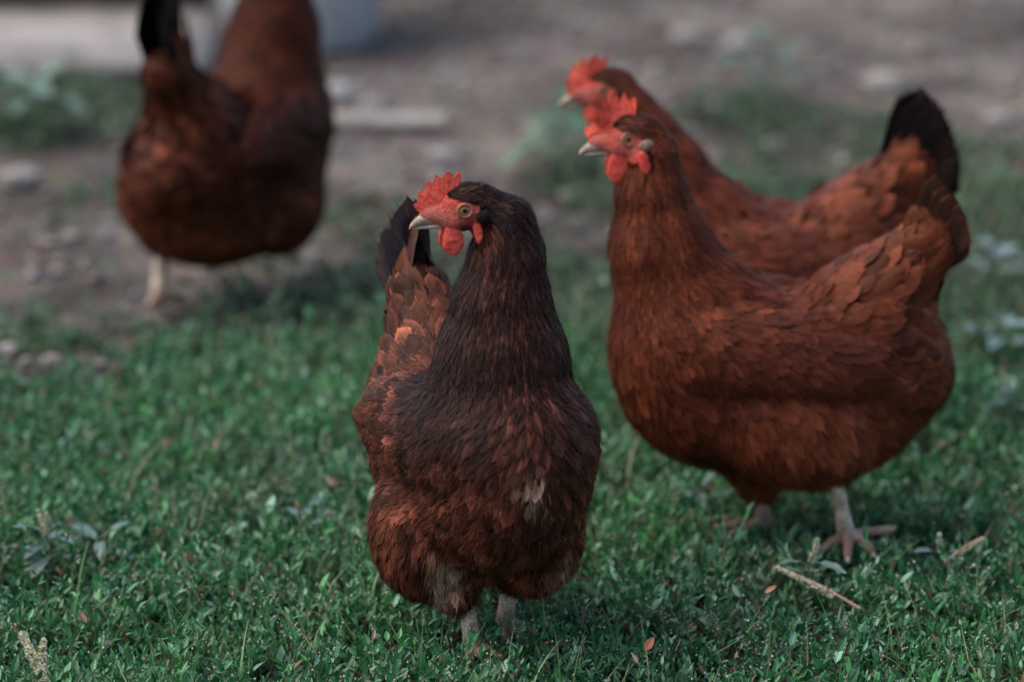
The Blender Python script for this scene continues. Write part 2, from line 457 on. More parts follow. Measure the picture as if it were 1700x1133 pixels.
def revolve(pts, n=16):
    """pts: (x, z, ry, rz) sections along x -> closed loft"""
    a = np.linspace(0, 2*np.pi, n, endpoint=False)
    V = np.concatenate([np.stack([np.full(n, x), ry*np.cos(a), z+rz*np.sin(a)], -1) for x, z, ry, rz in pts])
    F = grid_faces(1, len(pts), n, True)
    return V, [F[:, ::-1], np.arange(n)[None], (np.arange(n)[::-1]+(len(pts)-1)*n)[None]]
def densify(pts, m=5):
    p = np.array(pts, float); t = np.arange(len(p)); tt = np.linspace(0, len(p)-1, (len(p)-1)*m+1)
    k = np.minimum(tt.astype(int), len(p)-2); f = (tt-k)[:, None]
    p0 = p[np.maximum(k-1, 0)]; p1 = p[k]; p2 = p[k+1]; p3 = p[np.minimum(k+2, len(p)-1)]
    return .5*((2*p1)+(-p0+p2)*f+(2*p0-5*p1+4*p2-p3)*f*f+(-p0+3*p1-3*p2+p3)*f**3)

def comb_mesh(base, hts, lean, thick, spikes, seed, curl=0.0):
    """base: (x,z) line from beak to crown; hts heights along it; blade rises along lean directions"""
    rng = np.random.default_rng(seed); ns, ntt = 97, 14
    b = densify(base, 24); s_ = np.linspace(0, 1, len(b)); S_ = np.linspace(0, 1, ns)
    bx = np.interp(S_, s_, b[:, 0]); bz = np.interp(S_, s_, b[:, 1])
    env = np.interp(S_, np.linspace(0, 1, len(hts)), hts)
    ph = S_*spikes; k = ph-np.floor(ph); amp = .34*(1+.3*np.sin(np.floor(ph)*2.7+seed))
    saw = (1-np.abs(2*k-1))**.75
    H = env*(1-amp*(1-saw))
    H *= np.clip(np.minimum(S_/.05, (1-S_)/.03), 0, 1)**.5
    ang = np.interp(S_, np.linspace(0, 1, len(lean)), np.radians(lean))
    t = np.linspace(-.45, 1, ntt)
    V = []
    for side in (1, -1):
        X = bx[:, None]-np.cos(ang)[:, None]*np.where(t > 0, H[:, None], .015)*t; Z = bz[:, None]+np.sin(ang)[:, None]*np.where(t > 0, H[:, None], .015)*t
        th = thick*(1-np.clip(t, 0, 1)**1.3*.85)[None]*np.minimum(1, .35+H/.008)[:, None]
        wav = curl*np.sin(S_*9+seed)[:, None]*np.clip(t, 0, 1)**1.5*.004+curl*.003*np.clip(t, 0, 1)[None]**2
        ripple = .0006*np.sin(S_*70)[:, None]*np.sin(t*5)[None]
        Y = side*(th*.5+ripple*.4)+wav
        V.append(np.stack([X, Y, Z], -1))
    A, B = V
    V = np.concatenate([A.reshape(-1, 3), B.reshape(-1, 3)]); F = grid_faces(1, ns, ntt); n = ns*ntt
    i = np.arange(ns-1); top = np.stack([i*ntt+ntt-1, (i+1)*ntt+ntt-1, (i+1)*ntt+ntt-1+n, i*ntt+ntt-1+n], -1)
    j = np.arange(ntt-1); e0 = np.stack([j, j+1, j+1+n, j+n], -1); e1 = np.stack([j, j+1, j+1+n, j+n], -1)+(ns-1)*ntt; e1[:, 2:] += 0
    return V, [F, F[:, ::-1]+n, top, e0[:, ::-1], e1]

def lobe_mesh(c, r, droop=(0, 0, -1), pear=.35, roty=0, seed=0, n=28):
    """a flattened pear-shaped lobe: centre, radii (x,y,z)"""
    th = np.linspace(0, np.pi, n); ph = np.linspace(0, 2*np.pi, 32, endpoint=False)
    T, P = np.meshgrid(th, ph, indexing='ij')
    x = np.sin(T)*np.cos(P); y = np.sin(T)*np.sin(P); z = np.cos(T)
    k = 1-pear*(z*.5+.5)
    V = np.stack([x*k*r[0], y*k*r[1], z*r[2]], -1).reshape(-1, 3)
    V += nrm(V)*(.0007*smoothnoise(V, 130, seed, 2))[:, None]*np.array([1, .8, 1])
    R = np.array(Matrix.Rotation(roty, 3, 'Y')); V = V@R.T+np.array(c)
    return V, grid_faces(1, n, 32, True)[:, ::-1]

def disc_mesh(r, c, n=24, bulge=0.0, rings=5):
    rr = np.linspace(0, r, rings); a = np.linspace(0, 2*np.pi, n, endpoint=False)
    V = np.stack([(rr[:, None]*np.cos(a)), bulge*(1-(rr[:, None]/r)**2)+0*a, (rr[:, None]*np.sin(a))], -1).reshape(-1, 3)+c
    return V, grid_faces(1, rings, n, True)
def torus_mesh(R, r, c, sy=1, n=36, m=10, ex=1.0):
    a = np.linspace(0, 2*np.pi, n, endpoint=False); b = np.linspace(0, 2*np.pi, m, endpoint=False)
    A, B = np.meshgrid(a, b, indexing='ij')
    V = np.stack([(R+r*np.cos(B))*np.cos(A)*ex, r*np.sin(B), (R+r*np.cos(B))*np.sin(A)], -1).reshape(-1, 3)
    i = np.arange(n)[:, None]; j = np.arange(m)[None]; g = lambda i, j: (i % n)*m+(j % m)
    F = np.stack([g(i, j), g(i, j+1), g(i+1, j+1), g(i+1, j)], -1).reshape(-1, 4)
    return V+np.array(c), F

def make_hen(label, loc, yaw, prims, legs, head, Rh, pal, tail, comb, seed, hres=.0025, detail=1.0, claws=(), wingf=(), barbs=6, pale=None, tuft=M_TUFT, lidm=M_LID, over=1., wat=1.0, var=.2, fluffN=16000):
    rng = np.random.default_rng(seed)
    root = empty('hen', loc, yaw); tag(root, label, 'hen', 'brown hens on the grass')
    hp = head_prims(head, Rh)
    h = Hen(prims+hp, legs, head, Rh)
    V, F = h.build_mesh(hres)
    # body surface colours: bare face, plumage colour underneath, darkened to paint shade into feather gaps
    face = h.face(V, False); q = h.hl(V)
    C = pal['fn'](V, h.regw(V), q, rng)[0]*.45
    red = np.array([.62, .065, .042])*(1+.25*smoothnoise(V, 60, 3))[:, None]; pk = np.array([.48, .15, .105])
    mk = np.clip(smoothnoise(V, 45, 9)*.8+.35+(q[:, 2] < -.006)*.25, 0, 1)[:, None]
    re = np.sqrt(q[:, 0]**2+q[:, 2]**2)[:, None]; mk = np.clip(mk+np.clip(1.4-re/.009, 0, 1)*.6+np.clip((q[:, :1]-.012)*60, 0, .6), 0, 1.3)
    redc = red*(1-mk*.6)+pk*mk*.6
    if pal.get('duskface'): redc = redc*(1-.8*np.clip(1.5-np.sqrt(((q[:, 0]+.002)/.010)**2+((q[:, 2]+.019)/.008)**2)*1.2, 0, 1))[:, None]
    C = np.where(face[:, None], redc, C)
    dl = np.min([p.d(V) for p in h.legs], 0); db = h.sdf(V); isleg = (dl < db-.001)
    fc = V[F].mean(1); mi = np.where(isleg[F].all(1), 1, np.where(face[F].all(1), 0, 2))
    mesh('body', V, F, [M_B, M_LEG, M_S], root, C, mi=mi)
    # --- contour feathers
    plF = F[~isleg[F].any(1)]
    P = sample(h, V, plF, rng, detail)
    R = h.regw(P); rp = R@RPA; N = len(P)
    L = rp[:, 0]*rng.uniform(.8, 1.2, N); W = rp[:, 1]*rng.uniform(.85, 1.15, N); pt = np.clip(rp[:, 2], 0, 1)
    g = h.grad(P); fl = h.flowat(P); fl = nrm(fl-g*(fl*g).sum(1, keepdims=True))
    jit = np.cross(g, fl)*rng.normal(0, .13, N)[:, None]
    jit += np.cross(g, fl)*(.22*smoothnoise(P, 14, seed))[:, None]
    jit *= (1-.5*R[:, 1:2]); D0 = nrm(fl+jit)
    fb = np.exp(rng.normal(0, var, N))[:, None]; l0 = np.full(N, -.0005)+rng.uniform(-.0006, .0006, N); l1 = rp[:, 3]*rng.uniform(.6, 1.35, N)
    X, Nn, Dr = march(h, P, L, D0, l0, l1, 8 if detail >= 1 else 6, .6, .02)
    cA, cB = pal['fn'](P, R, h.hl(P), rng)
    if var > .3: tp = (rng.random((N, 1)) < .35); cB = np.where(tp, cB*1.5, cB*.75)
    cA = cA*fb; cB = cB*fb**.7
    reg = R.argmax(1)
    parts = dict(head_feathers=reg == 0, neck_feathers=reg == 1, breast_feathers=reg == 2, back_feathers=(reg == 3) | (reg == 5),
                 tail_coverts=reg == 6, belly_feathers=reg == 8)
    acc = {k: Acc() for k in parts}
    for k, m in list(parts.items()): parts[k] = (m, k)
    for nm, sgn in (('wing', 1), ('wing.', -1)):
        parts[nm] = ((reg == 4) & (P[:, 1]*sgn > 0), 'wing'); acc[nm] = Acc()
    for nm, sgn in (('thigh', 1), ('thigh.', -1)):
        parts[nm] = ((reg == 7) & (P[:, 1]*sgn > 0), 'thigh_feathers'); acc[nm] = Acc()
    for k, (m, nm) in parts.items():
        if not m.any(): continue
        acc[k].add(*feather_mesh(X[m], Nn[m], Dr[m], W[m], pt[m], cA[m], cB[m], rng, 7 if detail >= 1 else 5))
        if barbs: acc[k].add(*tip_barbs(X[m], Nn[m], Dr[m], W[m], pt[m], cB[m], rng, barbs))
    # --- loose down strands on thighs, belly and rump
    T = plF; A = V[T[:, :3]]; ar = np.linalg.norm(np.cross(A[:, 1]-A[:, 0], A[:, 2]-A[:, 0]), axis=1)
    i = rng.choice(len(T), fluffN*3, p=ar/ar.sum()); Pf = V[T[i]].mean(1)+rng.normal(0, hres*.5, (len(i), 3))
    Rf = h.regw(Pf); pr = Rf[:, 8]*1.0+Rf[:, 7]*.8+Rf[:, 5]*.2+(Rf[:, 2]*.3+Rf[:, 1]*.3+Rf[:, 3]*.25+Rf[:, 4]*.15)*over
    kp = (rng.random(len(Pf)) < pr) & ~h.face(Pf); Pf = Pf[kp][:fluffN]; Rf = Rf[kp][:fluffN]; n = len(Pf)
    gg = h.grad(Pf); ff = h.flowat(Pf); ff = nrm(ff-gg*(ff*gg).sum(1, keepdims=True))
    clump = smoothnoise(Pf, 22, seed+5)
    d0 = nrm(ff+np.cross(gg, ff)*(rng.normal(0, .16, n)+.45*clump)[:, None]+gg*.12)
    Lf = rng.uniform(.018, .038, n)*(.45+.55*np.clip(Rf[:, 8]+Rf[:, 7], 0, 1))
    Xf, Nf, Df = march(h, Pf, Lf, d0, np.full(n, .001), rng.uniform(.004, .010, n), 4, .72, .08, .15)
    sdv = nrm(np.cross(Nf, Df)+Nf*rng.normal(0, .6, (n, 1, 1)))
    ca, cb = pal['fn'](Pf, Rf, h.hl(Pf), rng)
    fb, fbf, fbc = ribbons(Xf, sdv, rng.uniform(.0002, .00042, n), (ca*.35+cb*.75)*rng.uniform(.6, 1.5, (n, 1)))
    mesh('down', fb, fbf, M_S, root, fbc)
    # --- flight feathers of the folded wings
    for nm, sgn in (('wing', 1), ('wing.', -1)):
        wf = wingf(sgn) if wingf else []
        if len(wf):
            Pw = np.array([x[0] for x in wf]); gw = h.grad(Pw); Pw = Pw-gw*h.sdf(Pw)[:, None]
            Dw = nrm(np.array([x[1] for x in wf])); Lw = np.array([x[2] for x in wf]); Ww = np.array([x[3] for x in wf])
            nW = len(wf); li = np.linspace(.0065, .0105, nW)
            Xw, Nw, Drw = march(h, Pw, Lw, nrm(Dw-gw*(Dw*gw).sum(1, keepdims=True)), li*0-.006, li, 12, .93, 0, .6)
            c1, c2 = pal['fn'](Pw, h.regw(Pw), h.hl(Pw), rng)
            acc[nm].add(*feather_mesh(Xw, Nw, Drw, Ww, np.full(nW, .15), c1*.8, c2*.9, rng, 7))
    # --- tail
    ta = Acc(); big_feathers(tail(rng), rng, ta); ta.build('tail', M_F, root)
    for k, (m, nm) in parts.items():
        if acc[k].n: acc[k].build(nm, M_F, root)
    # --- head furniture
    def put(name, VF, mat, par=root, smooth=True):
        v, f = VF; return mesh(name, h.hw(v), f, mat, par, smooth=smooth)
    put('comb', comb_mesh(*comb), M_RED)
    bk = put('upper_beak', revolve(densify([(.020, -.0085, .0070, .0074), (.029, -.0092, .0060, .0064), (.036, -.0112, .0044, .0050), (.0415, -.0142, .0027, .0033), (.0450, -.0172, .0013, .0018), (.0460, -.0196, .0003, .0004)])), M_BEAK)
    put('lower_beak', revolve(densify([(.012, -.0160, .0068, .0034), (.026, -.0168, .0052, .0027), (.036, -.0180, .0030, .0016), (.0415, -.0187, .0006, .0005)])), M_BEAK)
    def sy(x, z, sg):
        a_, b_ = 0., .045
        for _ in range(22):
            m_ = (a_+b_)/2
            if h.sdf(h.hw([[x, sg*m_, z]]))[0] < 0: a_ = m_
            else: b_ = m_
        return sg*b_
    for sg in (1, -1):
        th = np.linspace(0, np.pi, 14); ph = np.linspace(0, 2*np.pi, 24, endpoint=False); TT, PP = np.meshgrid(th, ph, indexing='ij')
        sph = np.stack([np.sin(TT)*np.cos(PP), np.cos(TT)*sg, np.sin(TT)*np.sin(PP)], -1).reshape(-1, 3)
        ey = sy(0, 0, sg)-sg*.0042; ec = np.array([.0, ey, .0])
        e = put('eye', (sph*.0054+ec, grid_faces(1, 14, 24, True)), M_IRIS)
        pu = sph[sph[:, 1]*sg > .88]; 
        pv = sph[:24*4].copy(); ang = np.linspace(0, .42, 4)
        pv = np.concatenate([np.stack([np.sin(a)*np.cos(ph), np.full(24, np.cos(a)*sg), np.sin(a)*np.sin(ph)], -1) for a in ang])*.00552+ec
        put('pupil', (pv, grid_faces(1, 4, 24, True)), M_PUP, e)
        put('eyelid', torus_mesh(.0057, .0013, (0, ey+sg*.0046, 0), ex=1.12), lidm)
        put('wattle', lobe_mesh((.0085, sg*.0085, -.0145-.0115*wat), (.0108*wat, .0028, .0140*wat), roty=.1, seed=seed+sg), M_WAT)
        put('ear_lobe', lobe_mesh((-.0150, sy(-.0150, -.021, sg)+sg*.0005, -.0230), (.0046, .0022, .0140), pear=-.25, roty=.28, seed=seed+3+sg), M_WAT)
        put('ear_tuft', lobe_mesh((-.0165, sy(-.0165, -.005, sg), -.0050), (.0080, .0045, .0058), pear=.1, roty=.3, seed=seed+7+sg), tuft)
    for (a, b) in claws:
        a = np.array(a, float); b = np.array(b, float); d = b-a; L_ = np.linalg.norm(d); x = d/L_; z = nrm(np.cross(x, [0.31, .2, .1])); y = np.cross(z, x)
        v, f = revolve(densify([(0, 0, .0032, .0032), (L_*.5, .001, .0024, .0024), (L_, -.001, .0004, .0004)], 3), 10)
        mesh('claw', v@np.array([x, y, z])+a, f, M_CLAW, root)
    return root

# ---------------------------------------------------------------- palettes
def lerp(a, b, t): return np.array(a)*(1-t)+np.array(b)*t
def pal_dark(P, R, q, rng):
    """darker hen: black hackles with rust centres behind, mahogany body"""
    n = len(P); r = rng.random((n, 1)); nz = smoothnoise(P, 9, 31)[:, None]; nz2 = smoothnoise(P, 26, 32)[:, None]
    A = lerp((.008, .0034, .0030), (.060, .0165, .009), np.clip(.45+.5*nz+.5*(r-.5), 0, 1))
    B = lerp((.016, .0060, .005), (.24, .070, .038), np.clip(.36+.75*nz2+.6*(r-.5), 0, 1))
    blk = np.array([.0065, .0055, .0065])
    nk = np.clip(R[:, 0]*1.2+R[:, 1]*1.15, 0, 1)[:, None]
    nk = np.clip(nk+.85*np.clip((P[:, 2:3]-.222)*16+.5*nz2+.6*(r-.5), 0, 1)*np.clip((P[:, 0:1]-.03)*14, 0, 1), 0, 1)
    # black at crown, throat and front of the neck; rust middles down the nape side
    yy = math.radians(-67); front = np.clip(((P[:, 0:1]-.08)*-math.cos(yy)+(P[:, 1:2]+.01)*math.sin(yy))*24+.55-(P[:, 2:3]-.33)*1.5, 0, 1)
    hi = np.clip((P[:, 2:3]-.405)*40, 0, 1)
    bk_ = np.clip(np.maximum(front, hi)+.12*r, 0, 1)
    A = A*(1-nk*bk_)+blk*nk*bk_; rust = lerp((.035, .010, .006), (.26, .068, .030), r**1.5)
    A = A*(1-nk*(1-bk_))+rust*nk*(1-bk_)
    B = B*(1-nk)+lerp((.012, .008, .009), (.060, .024, .020), r**2)*nk
    low = np.clip((R[:, 7:8]+R[:, 8:9]), 0, 1); c3 = lerp((.09, .022, .010), (.20, .055, .025), np.clip(.5+.5*nz2+.4*(r-.5), 0, 1))
    A = A*(1-low*.8)+c3*low*.8
    # cream worn patches
    for c, rad, s in (((.176, -.014, .228), .010, .6), ((.178, -.008, .212), .011, .8), ((.178, -.001, .196), .011, .9), ((.076, -.050, .102), .024, 1.), ((.084, -.040, .080), .018, .8), ((.094, .046, .112), .020, .7)):
        d = np.linalg.norm((P-np.array(c))*np.array([.7, 1.35, .7]), axis=1)[:, None]; m = np.clip(1-(d/rad)**2, 0, 1)*s*(.1+.9*r)
        A = A*(1-m)+np.array([.50, .27, .17])*m; B = B*(1-m)+np.array([.66, .42, .30])*m
    return A, B
def pal_rust(dark=1.0, hue=1.0, dusk=1.0):
    def fn(P, R, q, rng):
        n = len(P); r = rng.random((n, 1)); nz = smoothnoise(P, 8, 41)[:, None]; nz2 = smoothnoise(P, 24, 42)[:, None]
        A = lerp((.045, .0105, .0065), (.185, .044, .0195), np.clip(.42+.6*nz+.25*nz2+.35*(r-.5), 0, 1))
        B = lerp((.070, .017, .009), (.27, .072, .033), np.clip(.42+.5*nz2+.6*(r-.5), 0, 1))
        wg = R[:, 4:5]; A = A*(1-wg*.75)+np.array([.060, .016, .011])*wg*.75; B = B*(1-wg*.65)+np.array([.10, .028, .020])*wg*.65
        nk = np.clip(R[:, 0:1]*1.1, 0, 1); A = A*(1-nk*.8)+np.array([.035, .014, .012])*nk*.8; B = B*(1-nk*.5)+np.array([.05, .022, .016])*nk*.5
        # darker throat
        th = np.clip(R[:, 1:2], 0, 1)*np.clip((q[:, 0:1]+.004)*60, 0, 1); A = A*(1-th*.6)+np.array([.03, .012, .01])*th*.6; B = B*(1-th*.5)+np.array([.03, .012, .01])*th*.5
        lo = np.clip(R[:, 8:9]+.7*R[:, 7:8], 0, 1)*np.clip(.5-(P[:, 0:1]-.06)*12, 0, 1)*np.clip(.75+.6*nz2, .2, 1.2); c = np.array([.42, .135, .060]); A = A*(1-lo*.5)+c*lo*.5; B = B*(1-lo*.5)+c*lo*.55
        G = np.array([1, .92, .88])*.88*dark; un = 1-.45*np.clip((.115-P[:, 2:3])*14, 0, 1)*0
        return A*G, B*G
    return fn
PD = dict(under=(.012, .006, .005), fn=pal_dark, duskface=True)
PR = dict(under=(.02, .008, .005), fn=pal_rust())
PR3 = dict(under=(.02, .008, .005), fn=pal_rust(1.0))
PR4 = dict(under=(.02, .008, .005), fn=pal_rust(.55))

# ---------------------------------------------------------------- body plans (hen coordinates: x forward, y to its left, z up)
def trunk(ws=1.0, wk=.008):
    P = [El((.015, 0, .170), (.155, .084, .080), None, .03, (-1, 0, -.22), 'back'),
         El((.105, 0, .198), (.084, .078, .096), None, .03, (-.55, 0, -.85), 'breast'),
         El((-.060, 0, .206), (.066, .062, .070), None, .03, (-1, 0, .05), 'rump'),
         Cap((-.06, 0, .235), (-.112, 0, .298), .052, .026, .03, (-.62, 0, .75), 'tailbase'),
         El((-.042, 0, .144), (.060, .064, .066), None, .025, (-.55, 0, -.8), 'fluff'),
         El((.07, 0, .140), (.09, .070, .056), None, .03, (-.8, 0, -.5), 'fluff')]
    for s in (1, -1):
        P.append(El((.040, s*.066, .208), (.108, .026, .046), rot(-s*.07, .10, s*.22), wk, (-.95, 0, -.33), 'wing'))
    for p in P:
        p.k *= .8
        if isinstance(p, El): p.c = p.c*np.array([1, ws, 1]); p.r = p.r*np.array([1, ws, 1])
    return P
def neck(pts, flowk=1):
    out = []
    for a, b in zip(pts[:-1], pts[1:]):
        fl = np.array(a[:3])-np.array(b[:3]); out.append(Cap(a[:3], b[:3], a[3], b[3], .010, fl, 'neck'))
    return out
def wing_flight(s):
    out = []
    for k in range(11):
        f = k/10
        out.append(((.035-.03*f, s*.09, .252-.055*f), (-1, 0, -.10-.13*(1-f)), .078+.03*f, .019))
    return out

def tail_fan(n, base, a0, a1, L, W, dark, edge, spread=.02, rngseed=0, covert=None, side=None, yawf=.0, nf=0.0):
    def f(rng):
        sp = []
        for k in range(n):
            u = k/(n-1)
            for s in (1, -1):
                a = math.radians(a0+(a1-a0)*u); sy = s*(.05+.16*(1-u)+yawf)
                d = (-math.cos(a), sy, math.sin(a)); r = (base[0]-.006*u, s*(.004+spread*.25*(1-u)), base[1]+.012*u-.006)
                nr = (.12*math.sin(a)+nf, s, .1)
                sp.append((r, d, nr, L*(.86+.2*u*rng.uniform(.9, 1.05)), W, (-.06-.1*(1-u), (.02 if nf else .10)*s), dark, edge))
        for (n2, a, L2, W2, c1, c2, y0) in (covert or []):
            for k in range(n2):
                u = k/max(n2-1, 1); an = math.radians(a[0]+(a[1]-a[0])*u+rng.normal(0, 3))
                for s in (1, -1):
                    d = (-math.cos(an), s*(.10+.15*rng.random()), math.sin(an)); m_ = rng.uniform(.8, 1.08)
                    sp.append(((base[0]+.012-.012*u, s*(y0+.006*rng.random()), base[1]-.018+.030*u), d, (.15, s, .1), L2*rng.uniform(.8, 1.1), W2, (-.28, .25*s*rng.uniform(.3, 1)), tuple(np.array(c1)*m_), tuple(np.array(c2)*m_)))
        return sp
    return f

BLK = (.006, .0055, .0065); BLUEB = (.014, .017, .028); RU = (.13, .032, .011); RU2 = (.20, .055, .020); EDG = (.05, .018, .010)
# ================================================================= hen: profile, rust, sharp (right)
T2 = trunk()
T2 += neck([(.118, 0, .235, .068), (.142, 0, .300, .047), (.152, 0, .355, .0315), (.153, 0, .392, .0225), (.160, 0, .408, .018)])
T2 += [El((.012, .060, .134), (.076, .036, .054), rot(0, .22), .006, (-.40, 0, -.92), 'thigh'),
       Cap((-.002, .060, .13), (-.020, .070, .112), .028, .014, .015, (-.2, 0, -1), 'thigh'),
       El((.045, -.050, .115), (.062, .038, .066), rot(0, -.1), .014, (-.3, 0, -.9), 'thigh'),
       Cap((.045, -.052, .10), (.040, -.045, .046), .040, .017, .015, (-.2, 0, -1), 'thigh')]
L2_ = leg_prims((-.022, .074, .104), (-.041, .046, .019), [[(-.060, .034, .018), (-.082, .036, .022)], [(-.054, .050, .018), (-.064, .064, .010)], [(-.042, .054, .018), (-.040, .072, .008)], [(-.028, .044, .012), (-.014, .052, .004)]], .0082)
L2_ += leg_prims((.040, -.042, .062), (.036, -.036, .004), [[(.016, -.034, .002)], [(.052, -.048, .003), (.070, -.058, .001)], [(.058, -.034, .003), (.082, -.032, .001)], [(.050, -.020, .003), (.066, -.006, .001)]], .0085)
COMB_A = ([(.036, -.005), (.027, .006), (.016, .0125), (.002, .0165)], [.008, .0135, .016, .0185, .018, .015], [150, 135, 118, 104, 90, 80], .0048, 6, 1, .3)
COMB_B = ([(.038, -.002), (.026, .006), (.018, .010), (.006, .0145), (-.006, .016)], [.009, .012, .004, .025, .030, .028, .020], [125, 112, 122, 112, 100, 90, 80], .0050, 8, 4, 1.0)
COMB_C = ([(.036, -.004), (.020, .0105), (.0, .0165)], [.014, .020, .024, .022, .018], [105, 100, 95, 80, 55], .0052, 5, 2, .6)
hd2 = (.176, .002, .410); Rh2 = rot(.10, .02, 0)
make_hen('rust brown hen standing in profile facing left, nearest of the two overlapping hens', (.286, 3.600, .007), math.pi, T2, L2_, hd2, Rh2, PR,
         tail_fan(7, (-.092, .274), 28, 70, .088, .028, BLK, EDG, covert=[(12, (42, 66), .058, .024, (.075, .020, .010), (.14, .038, .019), .010), (9, (12, 60), .048, .026, (.09, .024, .010), (.15, .042, .02), .018)]),
         COMB_B, 11, .0025, 1.0, claws=[((-.082, .036, .022), (-.091, .0365, .026)), ((-.064, .064, .010), (-.070, .072, .003)), ((-.040, .072, .008), (-.040, .083, .003))], wingf=wing_flight, barbs=12, fluffN=24000, over=.5, wat=1.22, var=.22, tuft=M_TUFT2)

# ================================================================= hen: front, dark (centre)
Y1 = math.radians(-67); O1 = (-.042, 3.33); cY, sY = math.cos(Y1), math.sin(Y1)
def w2l(x, y, z, *r):
    dx, dy = x-O1[0], y-O1[1]; return (dx*cY+dy*sY, -dx*sY+dy*cY, z)+r
T1 = trunk(.93, .010)
T1[1].c = np.array([.100, 0, .212]); T1[1].r = np.array([.084, .074, .082]); T1[0].c[2] = .188; T1[0].r[2] = .080; T1[6].c[2] = T1[7].c[2] = .220; T1[5].r[2] = .045; T1[5].c[2] = .150
T1 += neck([w2l(-.012, 3.245, .235, .072), w2l(-.009, 3.246, .292, .056), w2l(-.009, 3.248, .340, .041), w2l(-.005, 3.250, .388, .030), w2l(-.004, 3.248, .416, .020), w2l(-.020, 3.246, .425, .018)])
T1 += [El(w2l(-.028, 3.285, .122), (.042, .046, .046), None, .02, (-.1, 0, -.95), 'fluff'), El(w2l(-.080, 3.29, .122), (.048, .044, .062), None, .007, (-.1, -.15, -.95), 'thigh'),
       Cap(w2l(-.066, 3.280, .098), w2l(-.052, 3.275, .070), .040, .018, .014, (0, 0, -1), 'thigh'),
       El(w2l(.018, 3.29, .122), (.050, .040, .058), None, .007, (-.2, .1, -.95), 'thigh'),
       Cap(w2l(.008, 3.325, .10), w2l(.0, 3.335, .066), .034, .016, .015, (0, 0, -1), 'thigh')]
a1 = w2l(-.036, 3.280, .014); b1 = w2l(-.006, 3.338, .014); k1 = w2l(-.046, 3.290, .078); k2 = w2l(.0, 3.338, .085)
def toes(a, ang, L=.036):
    T = []
    for da, l in ((-28, .9), (0, 1.1), (28, .9), (172, .5)):
        t = ang+math.radians(da); c, s = math.cos(t), math.sin(t)
        T.append([(a[0]+c*L*l*.5, a[1]+s*L*l*.5, .010), (a[0]+c*L*l, a[1]+s*L*l, .006)])
    return T
L1_ = leg_prims(k1, a1, toes(a1, 0), .0080)+leg_prims(k2, b1, toes(b1, .1), .0078)
hd1 = w2l(-.044, 3.243, .431); Rh1 = rot(math.radians(-168+67), .03, 0)
make_hen('dark mahogany hen with black neck, facing the camera with head turned left', (*O1, .004), Y1, T1, L1_, hd1, Rh1, PD,
         tail_fan(6, (-.108, .276), 62, 82, .100, .034, BLUEB, (.022, .015, .018), covert=[(2, (66, 76), .088, .026, (.035, .022, .026), (.09, .038, .028), .010), (6, (20, 66), .055, .028, (.09, .026, .012), (.17, .055, .03), .016)], nf=1.3),
         COMB_A, 5, .0022, 1.15, wingf=wing_flight, barbs=10, fluffN=22000, over=.2, wat=1.05, var=.38)

# ================================================================= hen: behind, blurred (right)
T3 = trunk()
T3 += neck([(.118, 0, .235, .066), (.145, 0, .296, .045), (.168, 0, .338, .033), (.183, 0, .366, .024), (.192, 0, .380, .019)])
T3 += [El((.015, .052, .128), (.075, .038, .062), rot(0, .25), .012, (-.45, 0, -.9), 'thigh'), El((.03, -.050, .12), (.062, .038, .066), None, .014, (-.3, 0, -.9), 'thigh')]
L3_ = leg_prims((-.01, .042, .085), (-.005, .04, .012), toes((-.005, .04), 0), .008)+leg_prims((.03, -.042, .085), (.035, -.04, .012), toes((.035, -.04), 0), .008)
make_hen('rust brown hen standing behind another one, black tail raised and head stretched forward', (.304, 3.95, 0), math.pi, T3, L3_, (.210, .0, .388), rot(.15, .0, 0), PR3,
         tail_fan(11, (-.076, .264), 22, 64, .118, .050, BLK, (.007, .005, .005), covert=[(8, (30, 52), .080, .026, (.09, .025, .012), (.16, .045, .02), .014), (8, (10, 46), .055, .028, (.10, .028, .012), RU, .02)]),
         COMB_C, 21, .004, .8, wingf=wing_flight, barbs=3, fluffN=7000)

# ================================================================= hen: rear view, very blurred (left)
T4 = trunk()+[El((.03, 0, .112), (.080, .062, .050), None, .03, (-.6, 0, -.7), 'fluff'), El((-.01, 0, .105), (.085, .066, .050), None, .03, (-.6, 0, -.7), 'fluff'), El((-.050, .035, .138), (.058, .066, .060), None, .03, (-.6, 0, -.7), 'fluff')]
T4 += neck([(.110, 0, .235, .070), (.128, 0, .310, .052), (.134, 0, .370, .036), (.136, 0, .415, .023)])
T4 += [El((-.01, .055, .128), (.075, .042, .064), rot(0, .25), .012, (-.45, 0, -.9), 'thigh'), Cap((-.03, .052, .11), (-.06, .048, .085), .030, .014, .015, (0, 0, -1), 'thigh'),
       El((.06, -.050, .12), (.062, .040, .066), None, .014, (-.3, 0, -.9), 'thigh')]
L4_ = leg_prims((-.058, .048, .09), (-.072, .047, .012), toes((-.072, .047), 0), .0095)+leg_prims((.055, -.045, .085), (.085, -.045, .04), [[(.10, -.05, .03)], [(.105, -.04, .025)]], .008)
make_hen('blurred chestnut hen walking away at the upper left, tail up and head out of frame', (-.350, 4.50, .008), math.radians(62), T4, L4_, (.152, 0, .430), rot(0, 0, 0), PR4,
         tail_fan(7, (-.085, .270), 58, 84, .15, .034, BLK, BLK, covert=[(4, (45, 75), .085, .032, (.10, .028, .014), RU, .018), (5, (10, 60), .055, .034, RU, RU2, .02)]),
         COMB_C, 33, .004, .8, wingf=wing_flight, barbs=3, fluffN=12000, var=.45)
